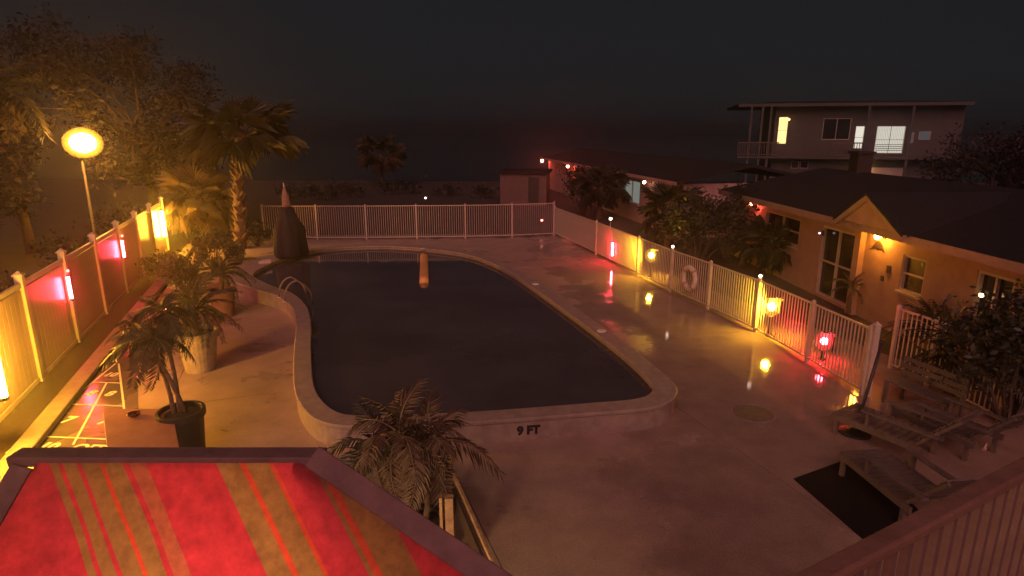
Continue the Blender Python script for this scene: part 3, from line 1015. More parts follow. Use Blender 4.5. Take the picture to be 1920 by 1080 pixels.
# trees behind the solid fence
def tree(label, base, h, cw, ch, n, seed, group, leaf=.22, limbs=9):
    r = random.Random(seed)
    root = thing('shade_tree', label, 'tree', base, 0, group)
    tb = MB()
    tp = [Vector((r.uniform(-.15, .15) * k, r.uniform(-.15, .15) * k, h * .62 * k / 6)) for k in range(7)]
    tb.tube(tp, [.24 - .02 * k for k in range(7)], 10)
    tips = []
    for k in range(limbs):
        s = tp[r.randint(3, 6)]
        a = k * 2.4 + r.uniform(-.4, .4)
        q = r.uniform(.35, 1)
        e = Vector((math.cos(a) * cw / 2 * q, math.sin(a) * cw / 2 * q, h - ch * r.uniform(.15, .95)))
        mid = s.lerp(e, .5) + Vector((0, 0, .3))
        tb.tube([s, mid, e], [.09, .06, .02], 6, False)
        for j in range(5):
            e2 = e + Vector((r.gauss(0, .5), r.gauss(0, .5), r.gauss(0, .4))) * cw * .16
            tb.tube([mid.lerp(e, .6), e2], [.03, .008], 4, False)
            tips.append(e2)
    build('trunk', tb, M['bark'], root, True)
    mb = MB()
    for k in range(n):
        c = r.choice(tips)
        p0 = c + Vector((r.gauss(0, 1), r.gauss(0, 1), r.gauss(0, .8))) * cw * .055
        o = Vector((r.gauss(0, 1), r.gauss(0, 1), r.gauss(-.4, .8))).normalized()
        s = o.cross(Vector((r.gauss(0, 1), r.gauss(0, 1), r.gauss(0, 1)))).normalized()
        l = leaf * r.uniform(.5, 1.3)
        mb.add([p0, p0 + o * l * .5 + s * l * .2, p0 + o * l, p0 + o * l * .5 - s * l * .2], [(0, 1, 2, 3)])
    build('crown', mb, M['leaf_tree'], root)
    return root
tree('tall dim tree standing right behind the street lamp', Vector((-17.5, 29.5, -.06)), 9.6, 7.5, 7.0, 13000, 91, None, .26, 20)
tree('tall dim tree at the edge of the street lamp glow, nearest the court', Vector((-20.3, 20.6, -.06)), 9.0, 6.5, 7.6, 12000, 92, None, .24, 18)
palm('slender dim palm between the solid fence and the street lamp', Vector((-19.6, 24.6, -.06)), 6.4, .16, 'feather', 'frond', 2.4, 22, 93, (-.5, .3), 'frond_dry', False, 70, -45)
for k, (xx, yy, w, h) in enumerate(((-13.6, 18.6, 2.4, 1.9), (-12.2, 14.2, 2.0, 1.5), (-16.0, 25.4, 2.6, 2.0))):
    bush(('dim shrub behind the solid fence, below the street lamp', 'low dim shrub behind the solid fence near the court', 'dim shrub behind the far end of the solid fence')[k],
         Vector((xx, yy, -.06)), w, h, 1300, 300 + k, 'leaf_tree', .15)
# low dune plants past the far fence
for k in range(9):
    px = (575, 612, 640, 840, 905, 545, 730, 668, 770)[k]
    py = (368, 374, 362, 366, 371, 372, 364, 369, 361)[k]
    q = G(px, py)
    bush('low dune bush on the sand beyond the far fence', Vector((q.x, q.y, -.06)), 2.6, .85, 420, 200 + k, 'leaf', .18, 'dune_bush', 'bush', 'low dune bushes beyond the far fence', 4)

# ------------------------------------------------------------------ buildings on the right
def wall_holes(L, Hh, holes, th=.2):
    """boxes of a wall x 0..L, z 0..Hh, y 0..th with rectangular holes (x0,x1,z0,z1)"""
    xs = sorted({0, L, *[h[0] for h in holes], *[h[1] for h in holes]})
    mb = MB()
    for i in range(len(xs) - 1):
        a, b = xs[i], xs[i + 1]
        if b - a < 1e-4:
            continue
        hs = sorted([(h[2], h[3]) for h in holes if h[0] <= a + 1e-5 and h[1] >= b - 1e-5])
        z = 0
        for z0, z1 in hs:
            if z0 > z + 1e-4:
                mb.box(a, 0, z, b, th, z0)
            z = max(z, z1)
        if z < Hh - 1e-4:
            mb.box(a, 0, z, b, th, Hh)
    return mb
def window(root, x0, x1, z0, z1, nx, nz, glass, y=0.0, sill=True, name='window', fw=.05, back=True):
    w = build(name, MB().box(x0, y + .10, z0, x1, y + .115, z1), glass, root)
    f = MB()
    f.box(x0, y + .02, z0, x0 + fw, y + .098, z1).box(x1 - fw, y + .02, z0, x1, y + .098, z1)
    f.box(x0 + fw, y + .02, z0, x1 - fw, y + .098, z0 + fw).box(x0 + fw, y + .02, z1 - fw, x1 - fw, y + .098, z1)
    for k in range(1, nx):
        x = x0 + (x1 - x0) * k / nx
        f.box(x - fw * .4, y + .025, z0 + fw, x + fw * .4, y + .096, z1 - fw)
    build('frame', f, M['frame'], w)
    for k in range(1, nz):
        z = z0 + (z1 - z0) * k / nz
        f2 = MB()
        for q in range(nx):
            xa = x0 + fw + .002 if q == 0 else x0 + (x1 - x0) * q / nx + fw * .4 + .002
            xb = x1 - fw - .002 if q == nx - 1 else x0 + (x1 - x0) * (q + 1) / nx - fw * .4 - .002
            f2.box(xa, y + .03, z - fw * .35, xb, y + .094, z + fw * .35)
        build('glazing_bar', f2, M['frame'], w)
    if sill:
        build('sill', MB().box(x0 - .06, y - .05, z0 - .06, x1 + .06, y + .015, z0 - .005), M['frame'], w)
    return w

# --- near wing
A0, A1 = Vector((8.9, 24.5, 0)), Vector((9.75, 8.6, 0))
adir = (A1 - A0).normalized()
LA = (A1 - A0).length
rzA = math.atan2(adir.y, adir.x)
wing = thing('motel_wing', 'long low stucco motel wing with dark roof, small gable and orange lit wall', 'building', A0 + Vector((0, 0, -.06)), rzA)
def wa(px, py):
    x, z = onwall(px, py, A0, adir)
    return x, z + .06
EA = 2.42
w1 = (wa(1437, 400)[0], wa(1503, 400)[0])
d1 = (wa(1540, 450)[0], wa(1606, 450)[0])
w2 = (wa(1694, 480)[0], wa(1740, 480)[0])
d2 = (wa(1832, 520)[0], wa(1898, 560)[0])
w3 = (wa(1762, 500)[0], wa(1774, 500)[0])
holes = [(w1[0], w1[1], 1.22, 2.12), (d1[0], d1[1], .08, 2.14), (w2[0], w2[1], 1.10, 1.98), (d2[0], d2[1], .08, 2.10)]
build('wall', wall_holes(LA, EA, holes), M['stucco'], wing)
build('side_wall', MB().box(.2, .202, 0, .4, 7, EA).box(LA - .2, .202, 0, LA, 7, EA).box(.4, 6.8, 0, LA - .2, 7, EA), M['stucco'], wing)
window(wing, w1[0], w1[1], 1.22, 2.12, 2, 2, M['red_glass'])
window(wing, d1[0], d1[1], .08, 2.14, 2, 2, M['glass'], name='glass_door', sill=False, fw=.06)
window(wing, w2[0], w2[1], 1.10, 1.98, 1, 2, M['red_glass'])
window(wing, d2[0], d2[1], .08, 2.10, 2, 2, M['glass'], name='glass_door', sill=False, fw=.06)
ov = .55
RZ = 3.28
rf = build('roof', MB().add([(-.4, -ov, EA + .03), (LA + .4, -ov, EA + .03), (LA + .4, 3.6, RZ), (-.4, 3.6, RZ), (LA + .4, 7.6, EA + .03), (-.4, 7.6, EA + .03),
                             (-.4, -ov, EA + .16), (LA + .4, -ov, EA + .16), (LA + .4, 3.6, RZ + .14), (-.4, 3.6, RZ + .14), (LA + .4, 7.6, EA + .16), (-.4, 7.6, EA + .16)],
                            [(6, 7, 8, 9), (9, 8, 10, 11), (0, 3, 2, 1), (3, 5, 4, 2), (0, 1, 7, 6), (1, 2, 8, 7), (2, 4, 10, 8), (4, 5, 11, 10), (5, 3, 9, 11), (3, 0, 6, 9)]), M['shingle'], wing)
build('fascia', MB().box(-.4, -ov - .03, EA - .03, LA + .4, -ov - .004, EA + .15), M['fascia'], wing)
build('soffit', MB().box(-.38, -ov + .004, EA + .003, LA + .38, -.002, EA + .025), M['fascia'], wing)
# box on the ridge
vx = onwall(1608, 335, A0 + Vector((-adir.y, adir.x, 0)) * 3.6, adir)[0]
build('chimney', MB().box(vx - .25, 3.35, RZ + .1, vx + .28, 3.9, RZ + .78).box(vx - .31, 3.29, RZ + .78, vx + .34, 3.96, RZ + .86), M['wood_dark'], rf)
# gable over the lit wall
gx0, gx1 = wa(1617, 440)[0], wa(1745, 440)[0]
gpk = gx0 + (gx1 - gx0) * .45
gz = EA + .80
build('gable', MB().add([(gx0, -ov - .10, EA + .17), (gx1, -ov - .10, EA + .17), (gpk, -ov - .10, gz), (gx0, 1.2, EA + .17), (gx1, 1.2, EA + .17), (gpk, 2.6, gz)],
                        [(0, 1, 2), (0, 2, 5, 3), (1, 4, 5, 2), (3, 5, 4), (0, 3, 4, 1)]), M['stucco'], wing)
gr = MB()
for xa in (gx0 - .12, gx1 + .12):
    gr.beam((xa, -ov - .16, EA + .10), (gpk, -ov - .16, gz + .07), .09, .15)
build('gable_trim', gr, M['fascia'], wing)
gs = MB()
for xa in (gx0 - .14, gx1 + .14):
    gs.add([(xa, -ov - .24, EA + .14), (gpk, -ov - .24, gz + .13), (gpk, 2.9, gz + .13), (xa, 1.4, EA + .14), (xa, -ov - .24, EA + .19), (gpk, -ov - .24, gz + .18), (gpk, 2.9, gz + .18), (xa, 1.4, EA + .19)],
           [(0, 1, 2, 3), (4, 5, 6, 7), (0, 1, 5, 4), (0, 3, 7, 4), (1, 2, 6, 5), (2, 3, 7, 6)])
build('gable_roof', gs, M['shingle'], wing)
# pilaster at the edge of the lit wall and wall vents
build('pilaster', MB().box(gx0 - .05, -.16, 0, gx0 + .2, -.004, EA - .004), M['stucco'], wing)
for px, py, s in ((1667, 505, .07), (1655, 522, .05)):
    x, z = wa(px, py)
    build('wall_vent', MB().box(x - s, -.03, z - s * 1.3, x + s, -.003, z + s * 1.3), M['wood_dark'], wing)
x, z = wa(1648, 462)
build('wall_ornament', MB().add([(x - .26, -.03, z - .10), (x - .10, -.03, z - .03), (x, -.03, z - .08), (x + .10, -.03, z - .03), (x + .26, -.03, z - .10), (x + .12, -.03, z + .08), (x, -.03, z + .14), (x - .12, -.03, z + .08),
                                 (x - .26, -.006, z - .10), (x - .10, -.006, z - .03), (x, -.006, z - .08), (x + .10, -.006, z - .03), (x + .26, -.006, z - .10), (x + .12, -.006, z + .08), (x, -.006, z + .14), (x - .12, -.006, z + .08)],
                                [tuple(range(7, -1, -1)), *[(k, (k + 1) % 8, (k + 1) % 8 + 8, k + 8) for k in range(8)]]), M['wood_dark'], wing)
def wall_lamp(label, px, py, o, dirv, m_, r=.07, off=.12, zz=None):
    x, z = onwall(px, py, o, dirv)
    if zz:
        z = zz
    nrm = Vector((dirv.y, -dirv.x, 0))
    nrm = nrm if nrm.y < 0 or nrm.x < 0 else -nrm
    b = Vector((o.x, o.y, 0)) + Vector((dirv.x, dirv.y, 0)) * x
    t = thing('wall_lamp', label, 'lamp', (b.x, b.y, z))
    build('back_plate', MB().beam(nrm * .012 + Vector((0, 0, -.08)), nrm * .012 + Vector((0, 0, .08)), .10, .016, nrm), M['black_metal'], t)
    build('arm', MB().beam(nrm * .02, nrm * (off - r * .7), .022, .022), M['black_metal'], t)
    inst('bulb', sphere_data('bulb', r, m_, 10, 8), t, nrm * off)
    build('lamp_cap', MB().lathe([(r * .9, 0), (r * .3, r * .6)], 10), M['black_metal'], t, loc=nrm * off + Vector((0, 0, r * .86)))
    return t
wall_lamp('bright orange wall lamp under the small gable', 1660, 443, A0, adir, M['porch'], .075, .20)
wall_lamp('small amber lamp by the glass door past the gable', 1851, 553, A0, adir, emission('small_amber_lamp', (1, .5, .2), 9), .05)
wall_lamp('red-tinted lamp under the eave beside the two-pane window', 1424, 382, A0, adir, M['porch_red'], .065, .30)
wall_lamp('pinpoint lamp at the edge of the glass door beside the gable', 1544, 437, A0, adir, emission('pinpoint_lamp', (.8, .75, 1), 2.0), .035)
wall_lamp('red lamp low on the wall end beside the dark shrubs', 1916, 600, A0, adir, M['reddot'], .05, .2)

# --- far wing
B0, B1 = G(1018, 299, 2.40), G(1262, 347, 2.40)
B0 = Vector((B0.x + .5, B0.y, 0))
B1 = Vector((B1.x + .5, B1.y, 0))
bdir = (B1 - B0).normalized()
LB = (B1 - B0).length
rzB = math.atan2(bdir.y, bdir.x)
wingB = thing('motel_wing', 'far stucco motel wing with red lamps under its eave and one pale window', 'building', B0 + Vector((0, 0, -.06)), rzB)
def wb(px, py):
    x, z = onwall(px, py, B0, bdir)
    return x, z + .06
EB = 2.50
wx0, wx1 = wb(1170, 350)[0], wb(1200, 350)[0]
wy0, wy1 = wb(1130, 350)[0], wb(1152, 350)[0]
build('wall', wall_holes(LB, EB, [(wx0, wx1, .95, 2.2), (wy0, wy1, .06, 2.1)]), M['stucco_far'], wingB)
build('side_wall', MB().box(0, .202, 0, .2, 6, EB), M['stucco_far'], wingB)
build('side_wall', MB().box(LB - .2, .202, 0, LB, 6, EB), M['stucco_far'], wingB)
window(wingB, wx0, wx1, .95, 2.2, 2, 1, M['pane_dim'])
window(wingB, wy0, wy1, .06, 2.1, 1, 1, M['glass'], name='door', sill=False)
build('roof', MB().add([(-.5, -.6, EB + .02), (LB + .5, -.6, EB + .02), (LB + .5, 3, EB + .75), (-.5, 3, EB + .75), (LB + .5, 6.6, EB + .02), (-.5, 6.6, EB + .02),
                        (-.5, -.6, EB + .15), (LB + .5, -.6, EB + .15), (LB + .5, 3, EB + .9), (-.5, 3, EB + .9), (LB + .5, 6.6, EB + .15), (-.5, 6.6, EB + .15)],
                       [(6, 7, 8, 9), (9, 8, 10, 11), (0, 3, 2, 1), (3, 5, 4, 2), (0, 1, 7, 6), (1, 2, 8, 7), (2, 4, 10, 8), (4, 5, 11, 10), (5, 3, 9, 11), (3, 0, 6, 9)]), M['shingle'], wingB)
build('fascia', MB().box(-.5, -.63, EB - .02, LB + .5, -.603, EB + .14), M['stucco_far'], wingB)
wall_lamp('red lamp at the far end of the far motel wing', 1028, 301, B0, bdir, M['porch_red'], .11, .55, 2.28)
wall_lamp('second red lamp under the eave of the far motel wing', 1078, 309, B0, bdir, M['porch_red'], .10, .55, 2.26)
wall_lamp('white-red lamp beside the pale window of the far motel wing', 1222, 337, B0, bdir, emission('white_red_lamp', (1, .5, .35), 20), .085, .4, 2.24)

# --- low flat hut far behind the corner of the fences
q0 = G(938, 383)
hut = thing('beach_hut', 'low flat-roofed rose hut beyond the corner of the picket fences', 'hut', Vector((q0.x, q0.y, -.06)), R(-8))
build('wall', wall_holes(3.1, 2.1, [(1.9, 2.6, .05, 1.85)], .2), M['stucco_hut'], hut)
build('side_wall', MB().box(0, .202, 0, .2, 3, 2.1).box(2.9, .202, 0, 3.1, 3, 2.1).box(.2, 2.8, 0, 2.9, 3, 2.1), M['stucco_hut'], hut)
build('door', MB().box(1.9, .08, .05, 2.6, .12, 1.85), M['wood_dark'], hut)
build('roof', MB().box(-.15, -.2, 2.104, 3.25, 3.2, 2.24), M['shingle'], hut)

# --- two-storey building behind
D0, D1 = Vector((17.2, 47.0, 0)), Vector((31.0, 43.6, 0))
ddir = (D1 - D0).normalized()
LD = (D1 - D0).length
rzD = math.atan2(ddir.y, ddir.x)
big = thing('two_storey_house', 'two-storey house with lit upstairs windows above the dark motel roof', 'building', D0 + Vector((0, 0, -.06)), rzD)
def wd(px, py):
    x, z = onwall(px, py, D0, ddir)
    return x, z + .06
HB = 6.55
def rect(x0, y0, x1, y1):
    a, b = wd(x0, y0), wd(x1, y1)
    return (a[0], b[0], b[1], a[1])
DW = [(rect(1461, 219, 1474, 270), 'pane_warm', 1, 2, 'door'), (rect(1545, 222, 1592, 262), 'glass', 2, 1, 'window'), (rect(1605, 236, 1617, 279), 'pane_white', 1, 2, 'door'),
      (rect(1645, 236, 1692, 288), 'pane_white2', 2, 2, 'window'), (rect(1707, 248, 1712, 268), 'pane_faint', 1, 1, 'window'), (rect(1724, 246, 1744, 262), 'pane_faint', 1, 1, 'window'),
      (rect(1484, 302, 1497, 316), 'glass', 1, 1, 'window'), (rect(1501, 302, 1515, 316), 'glass', 1, 1, 'window')]
xb0 = wd(1452, 240)[0]
holesD = [w[0] for w in DW if w[0][0] > xb0 + .05]
def split_stack(hs):
    return hs
wl = MB()
base_wall = wall_holes(LD - xb0, HB, [(h[0] - xb0, h[1] - xb0, h[2], h[3]) for h in holesD])
build('wall', base_wall, M['stucco_grey'], big, loc=(xb0, 0, 0))
build('side_wall', MB().box(xb0, .202, 0, xb0 + .2, 8, HB), M['stucco_grey'], big)
build('side_wall', MB().box(LD - .2, .202, 0, LD, 8, HB), M['stucco_grey'], big)
for (h, g_, nx, nz, nm) in DW:
    window(big, h[0], h[1], h[2], h[3], nx, nz, M[g_], name=nm, sill=False, fw=.04)
# blind slats over the lower half of the big lit window
h = DW[3][0]
for k in range(4):
    z = h[2] + .18 + k * .13
    build('blind_slat', MB().box(h[0] + .06, .116, z, h[1] - .06, .13, z + .04), M['frame'], big)
    build('blind_slat', MB().box(h[0] + .06, .014, z + .02, h[1] - .06, .019, z + .06), M['stucco_grey'], big)
rb = MB().add([(-.6, -.9, HB), (LD + .1, -.9, HB), (LD + .1, 8.5, HB), (-.6, 8.5, HB), (-.6, -.9, HB + .2), (LD + .1, -.9, HB + .2), (LD + .1, 8.5, HB + .2), (-.6, 8.5, HB + .2), (3, 3.5, HB + .5), (LD - 3, 3.5, HB + .5)],
              [(0, 3, 2, 1), (0, 1, 5, 4), (1, 2, 6, 5), (2, 3, 7, 6), (3, 0, 4, 7), (4, 5, 9, 8), (5, 6, 9), (6, 7, 8, 9), (7, 4, 8)])
build('roof', rb, M['shingle'], big)
build('fascia', MB().box(-.6, -.93, HB - .02, LD + .1, -.904, HB + .19), M['stucco_grey'], big)
FZ = wd(1560, 293)[1]
build('balcony_slab', MB().box(-.4, -1.0, FZ - .16, LD, -.003, FZ), M['stucco_grey'], big)
for x0_, x1_ in ((-.4, 2.4), (5.9, 8.0)):
    br = MB()
    br.box(x0_, -.98, FZ + .92, x1_, -.92, FZ + 1.0)
    br.box(x0_, -.97, FZ + .08, x1_, -.93, FZ + .13)
    n = int((x1_ - x0_) / .16)
    for k in range(n + 1):
        x = x0_ + (x1_ - x0_) * k / n
        br.box(x - .02, -.97, FZ + .131, x + .02, -.93, FZ + .919)
    build('balcony_railing', br, M['white_wood'], big)
for px in (1404, 1424, 1440, 1619, 1700):
    x = wd(px, 240)[0]
    build('column', MB().box(x - .07, -.90, 0, x + .07, -.76, FZ - .162), M['stucco_grey'], big)
    build('column', MB().box(x - .07, -.90, FZ + .002, x + .07, -.76, HB - .004), M['stucco_grey'], big)
build('garage_panel', MB().box(wd(1632, 320)[0], -.06, .4, wd(1694, 320)[0], -.004, 2.3), M['frame'], big)
wall_lamp('orange porch lamp on the ground floor of the two-storey house', 1622, 317, D0, ddir, emission('far_porch_lamp', (1, .52, .14), 26), .13, .4)
wall_lamp('warm lamp by the upstairs door of the two-storey house', 1478, 224, D0, ddir, emission('far_warm_lamp', (1, .45, .12), 7), .09, .2)

# ------------------------------------------------------------------ planting on the right
bush('dark bushy tree in front of the far motel wing', G(1092, 405), 3.4, 2.9, 2600, 101, 'leaf', .16, 'shrub', 'shrub', None, 7)
bush('tall dark shrub behind the life ring stretch of the fence', G(1302, 505), 3.0, 2.9, 3000, 102, 'leaf', .15, 'shrub', 'shrub', None, 8)
bush('dark shrub crowding the gap between the two motel wings', G(1362, 490), 2.6, 3.0, 3400, 103, 'leaf', .14, 'shrub', 'shrub', None, 7)
palm('dark fan palm in front of the red-lit two-pane window', G(1442, 512), 1.0, .11, 'fan', 'frond_shrub', 1.35, 30, 104, (0, 0), None, False, 85, -25)
palm('small slim palm against the orange lit wall', G(1590, 588), .75, .05, 'sago', 'frond_shrub', .62, 12, 105, (0, 0), None, False, 75, -25)
palm('spiky sago palm below the lit window past the gable', G(1752, 668), .55, .14, 'sago', 'frond_shrub', 1.05, 36, 106, (0, 0), None, False, 85, -5, None, 'sago_palm')
palm('large dark sago palm beside the end of the dim picket fence', G(1835, 760), .85, .17, 'sago', 'frond_shrub', 1.25, 38, 107, (0, 0), None, False, 85, -20, None, 'sago_palm')
bush('big dark shrub mass between the loungers and the motel wing', G(1890, 800), 2.7, 2.3, 6500, 108, 'leaf', .12, 'shrub', 'shrub', None, 9)

tree('big black tree hiding the end of the two-storey house', Vector((23.9, 30.0, -.06)), 5.4, 6.2, 4.4, 9000, 109, None, .24, 22)
tree('black tree beside the dark motel roof, past the two-storey house', Vector((25.5, 26.0, -.06)), 5.2, 6.5, 4.2, 8000, 110, None, .24, 20)
palm('dark palm in the gap between the two motel wings', G(1250, 470), 1.7, .12, 'fan', 'frond_shrub', 1.6, 26, 111, (.1, 0), None, False, 80, -35)
palm('dark fan palm in front of the far motel wing beside the bushy tree', G(1122, 412), 1.9, .12, 'fan', 'frond_shrub', 1.7, 26, 112, (.1, 0), None, False, 80, -40)

# ------------------------------------------------------------------ life ring on the fence
lp = rfpoint(1297)
i_ = 3
fd_ = (RF[5] - RF[3]).normalized()
out_ = Vector((fd_.y, -fd_.x, 0))
out_ = out_ if out_.x < 0 else -out_
ring = thing('life_ring', 'round pale life ring hanging on the picket fence', 'life ring', lp + out_ * .12 + Vector((0, 0, .70)), math.atan2(fd_.y, fd_.x))
mb = MB()
RA, RBs, nA, nB = .30, .085, 32, 10
vs = [((RA + RBs * math.cos(2 * PI * b / nB)) * math.cos(2 * PI * a / nA), RBs * .8 * math.sin(2 * PI * b / nB), (RA + RBs * math.cos(2 * PI * b / nB)) * math.sin(2 * PI * a / nA)) for a in range(nA) for b in range(nB)]
fs = [(a * nB + b, a * nB + (b + 1) % nB, ((a + 1) % nA) * nB + (b + 1) % nB, ((a + 1) % nA) * nB + b) for a in range(nA) for b in range(nB)]
build('foam_ring', mb.add(vs, fs), M['foam'], ring, True)
for k in range(4):
    a = PI / 4 + k * PI / 2
    c = Vector((RA * math.cos(a), 0, RA * math.sin(a)))
    tgt = Vector((-math.sin(a), 0, math.cos(a))) * .035
    build('band', MB().tube([c - tgt, c + tgt], RBs * 1.04, 12), mat('ring_band_cloth', (.42, .26, .22), .7, .1), ring)
build('hook', MB().tube([(0, .10, RA - .02), (0, .0, RA - RBs - .02), (0, -.07, RA - .02)], .012, 6), M['black_metal'], ring)

# ------------------------------------------------------------------ covered umbrella by the pool lobe
cb = G(546, 481, RIM)
cv = thing('covered_umbrella', 'tall closed umbrella under a dark cloth cover on the rim of the pool', 'umbrella', cb)
rr = random.Random(9)
fold = [rr.uniform(-.08, .08) for _ in range(9)]
def wobf(a, j):
    s = 1 + .10 * math.sin(5 * a + j * .35) + .06 * math.sin(9 * a + j * .2)
    if j in (4, 5, 6) and math.cos(a) > .3:
        s += .14 * math.cos(a)
    return s
prof_ = [(.50, 0.0), (.55, .12), (.53, .4), (.50, .7), (.47, .95), (.43, 1.12), (.34, 1.3), (.29, 1.48), (.25, 1.66), (.20, 1.76), (.10, 1.80)]
o = build('cloth_cover', MB().lathe([(r0, z) for r0, z in prof_], 36, wobf), M['cover'], cv, True)
build('pole', MB().tube([(0, 0, 1.74), (-.04, 0, 2.62)], .018, 8), M['white_plastic'], cv)
build('furled_cloth', MB().lathe([(.13, 0), (.15, .1), (.11, .35), (.05, .62), (.012, .74)], 12, lambda a, j: 1 + .2 * math.sin(3 * a + j)), M['flag'], cv, True, 0, (-.02, 0, 1.79))

# ------------------------------------------------------------------ table on the court side
tz = .76
tc_ = [G(192, 766, tz), G(322, 766, tz), G(336, 838, tz), G(200, 838, tz)]
ctr = sum(tc_, Vector()) / 4
tb = thing('side_table', 'square table with a rose-brown top and thin legs beside the shuffleboard court', 'table', Vector((ctr.x, ctr.y, 0)))
tl = [Vector((q.x - ctr.x, q.y - ctr.y, 0)) for q in tc_]
build('table_top', MB().prism([(q.x, q.y) for q in tl[::-1]], tz - .035, tz), M['table'], tb, False, .006)
for q in tl:
    a = q * .88
    build('leg', MB().beam((a.x, a.y, .0), (a.x, a.y, tz - .036), .045, .045), M['wood_dark'], tb)
for i in range(4):
    a, b = tl[i] * .88, tl[(i + 1) % 4] * .88
    e = (b - a).normalized() * .025
    build('apron', MB().beam(a + e + Vector((0, 0, tz - .09)), b - e + Vector((0, 0, tz - .09)), .02, .09), M['wood_dark'], tb)
ob = G(251, 780, tz)
asht = thing('ashtray', 'small dark red bowl standing on the rose-brown table', 'bowl', ob)
build('bowl', MB().lathe([(.05, 0), (.085, .03), (.09, .05), (.075, .05), (.04, .02)], 18), mat('dark_red_glaze', (.09, .012, .012), .35, .2), asht, True)

# ------------------------------------------------------------------ wooden loungers and bench on the right
def lounger(label, base, rz, group=None):
    t = thing('slatted_lounger', label, 'lounger', base, rz, group)
    Ls, W, sz, hb = 1.25, .66, .34, .62
    ba = R(48)
    for y in (-W / 2, W / 2):
        build('side_rail', MB().beam((0, y, sz - .05), (Ls + .1, y, sz - .05), .04, .09), M['white_wood'], t)
        for x in (.08, Ls):
            build('leg', MB().beam((x, y, 0), (x, y, sz - .096), .06, .05), M['white_wood'], t)
        build('arm_post', MB().beam((.55, y, sz - .004), (.55, y, sz + .22), .045, .05), M['white_wood'], t)
        build('armrest', MB().beam((.45, y, sz + .235), (Ls + .28, y, sz + .235), .09, .028), M['white_wood'], t)
        build('back_stile', MB().beam((Ls, y * .9, sz), (Ls + hb * math.cos(ba) * 1.25, y * .9, sz + hb * math.sin(ba) * 1.25), .035, .045), M['white_wood'], t)
    sl = MB().box(-.045, -W / 2 - .01, 0, .045, W / 2 + .01, .02).data('seat_slat', M['white_wood'])
    for k in range(11):
        inst('seat_slat', sl, t, (.05 + k * .115, 0, sz - .004))
    bs = MB().box(-.04, -W * .44, 0, .04, W * .44, .02).data('back_slat', M['white_wood'])
    for k in range(7):
        d = .07 + k * .108
        inst('back_slat', bs, t, (Ls + d * math.cos(ba) - .03, 0, sz + d * math.sin(ba) + .02), (0, -ba, 0))
    return t
def chair_dir(a, b):
    return math.atan2(b.y - a.y, b.x - a.x)
L1a, L1b = G(1578, 800), G(1700, 850)
lounger('weathered slatted lounger with its open end at the umbrella pole', L1a, chair_dir(L1a, L1b))
L2a, L2b = G(1628, 895), G(1740, 985)
lounger('weathered slatted lounger standing half on the black mat', L2a + Vector((-.05, .15, 0)), chair_dir(L2a, L2b))
L3a, L3b = G(1690, 790), G(1800, 840)
lounger('weathered slatted lounger close to the dim picket fence', L3a, chair_dir(L3a, L3b))
# bench along the fence
b0, b1 = G(1652, 752), G(1768, 806)
bn = thing('slatted_bench', 'slatted bench with a low back standing against the picket fence', 'bench', b0, chair_dir(b0, b1))
Lb = (b1 - b0).length
for x in (.05, Lb - .05):
    for y, hh in ((0, .40), (.42, .84)):
        build('leg', MB().beam((x, y, 0), (x, y, hh), .05, .05), M['white_wood'], bn)
for k in range(4):
    build('seat_slat', MB().box(0, .0 + k * .105, .402, Lb, .09 + k * .105, .425), M['white_wood'], bn)
for k in range(3):
    build('back_slat', MB().box(0, .385, .50 + k * .125, Lb, .40, .59 + k * .125), M['white_wood'], bn)
# white gate post
gp_ = G(1624, 742)
gpo = thing('gate_post', 'pale square post at the gap between the two picket fences', 'post', gp_)
build('shaft', MB().beam((0, 0, 0), (0, 0, 1.38), .10, .10), M['alu'], gpo)
build('post_cap', MB().add([(-.065, -.065, 1.381), (.065, -.065, 1.381), (.065, .065, 1.381), (-.065, .065, 1.381), (0, 0, 1.46)], [(0, 3, 2, 1), (0, 1, 4), (1, 2, 4), (2, 3, 4), (3, 0, 4)]), M['alu'], gpo)
# bare umbrella pole
ub = G(1602, 812)
ut = P(1654, 642, ub.y + .25) - ub
up_ = thing('umbrella_pole', 'bare dark umbrella pole leaning over the first lounger', 'pole', ub)
build('pole', MB().tube([(0, 0, .05), ut * .5, ut], .026, 10), M['black_metal'], up_, True)
build('base', MB().lathe([(.24, 0), (.24, .03), (.10, .06), (.045, .10), (.045, .28)], 24), M['black_metal'], up_)
build('finial', MB().sphere((ut.x, ut.y, ut.z), .04, 10, 6), M['black_metal'], up_)
# black mat
mt = [G(1488, 897, .014), G(1612, 852, .014), G(1722, 955, .014), G(1618, 1010, .014)]
mo = build('rubber_mat', MB().prism([(q.x, q.y) for q in mt[::-1]], .003, .014), M['mat'])
tag(mo, 'black rubber mat lying on the deck in front of the loungers', 'mat')
# puddle step: low drain cover
dc = G(1412, 775)
dco = thing('drain_cover', 'round metal drain cover set in the wet deck near the pool corner', 'drain', Vector((dc.x, dc.y, .0)))
build('cover_plate', MB().lathe([(.33, .001), (.33, .008)], 28), mat('wet_iron', (.16, .13, .11), .75, .3, 8, .3, 60, spec=.2), dco)
build('rim', MB().tube([(.36 * math.cos(a * PI / 14), .36 * math.sin(a * PI / 14), .004) for a in range(29)], .007, 6), M['kerb'], dco)

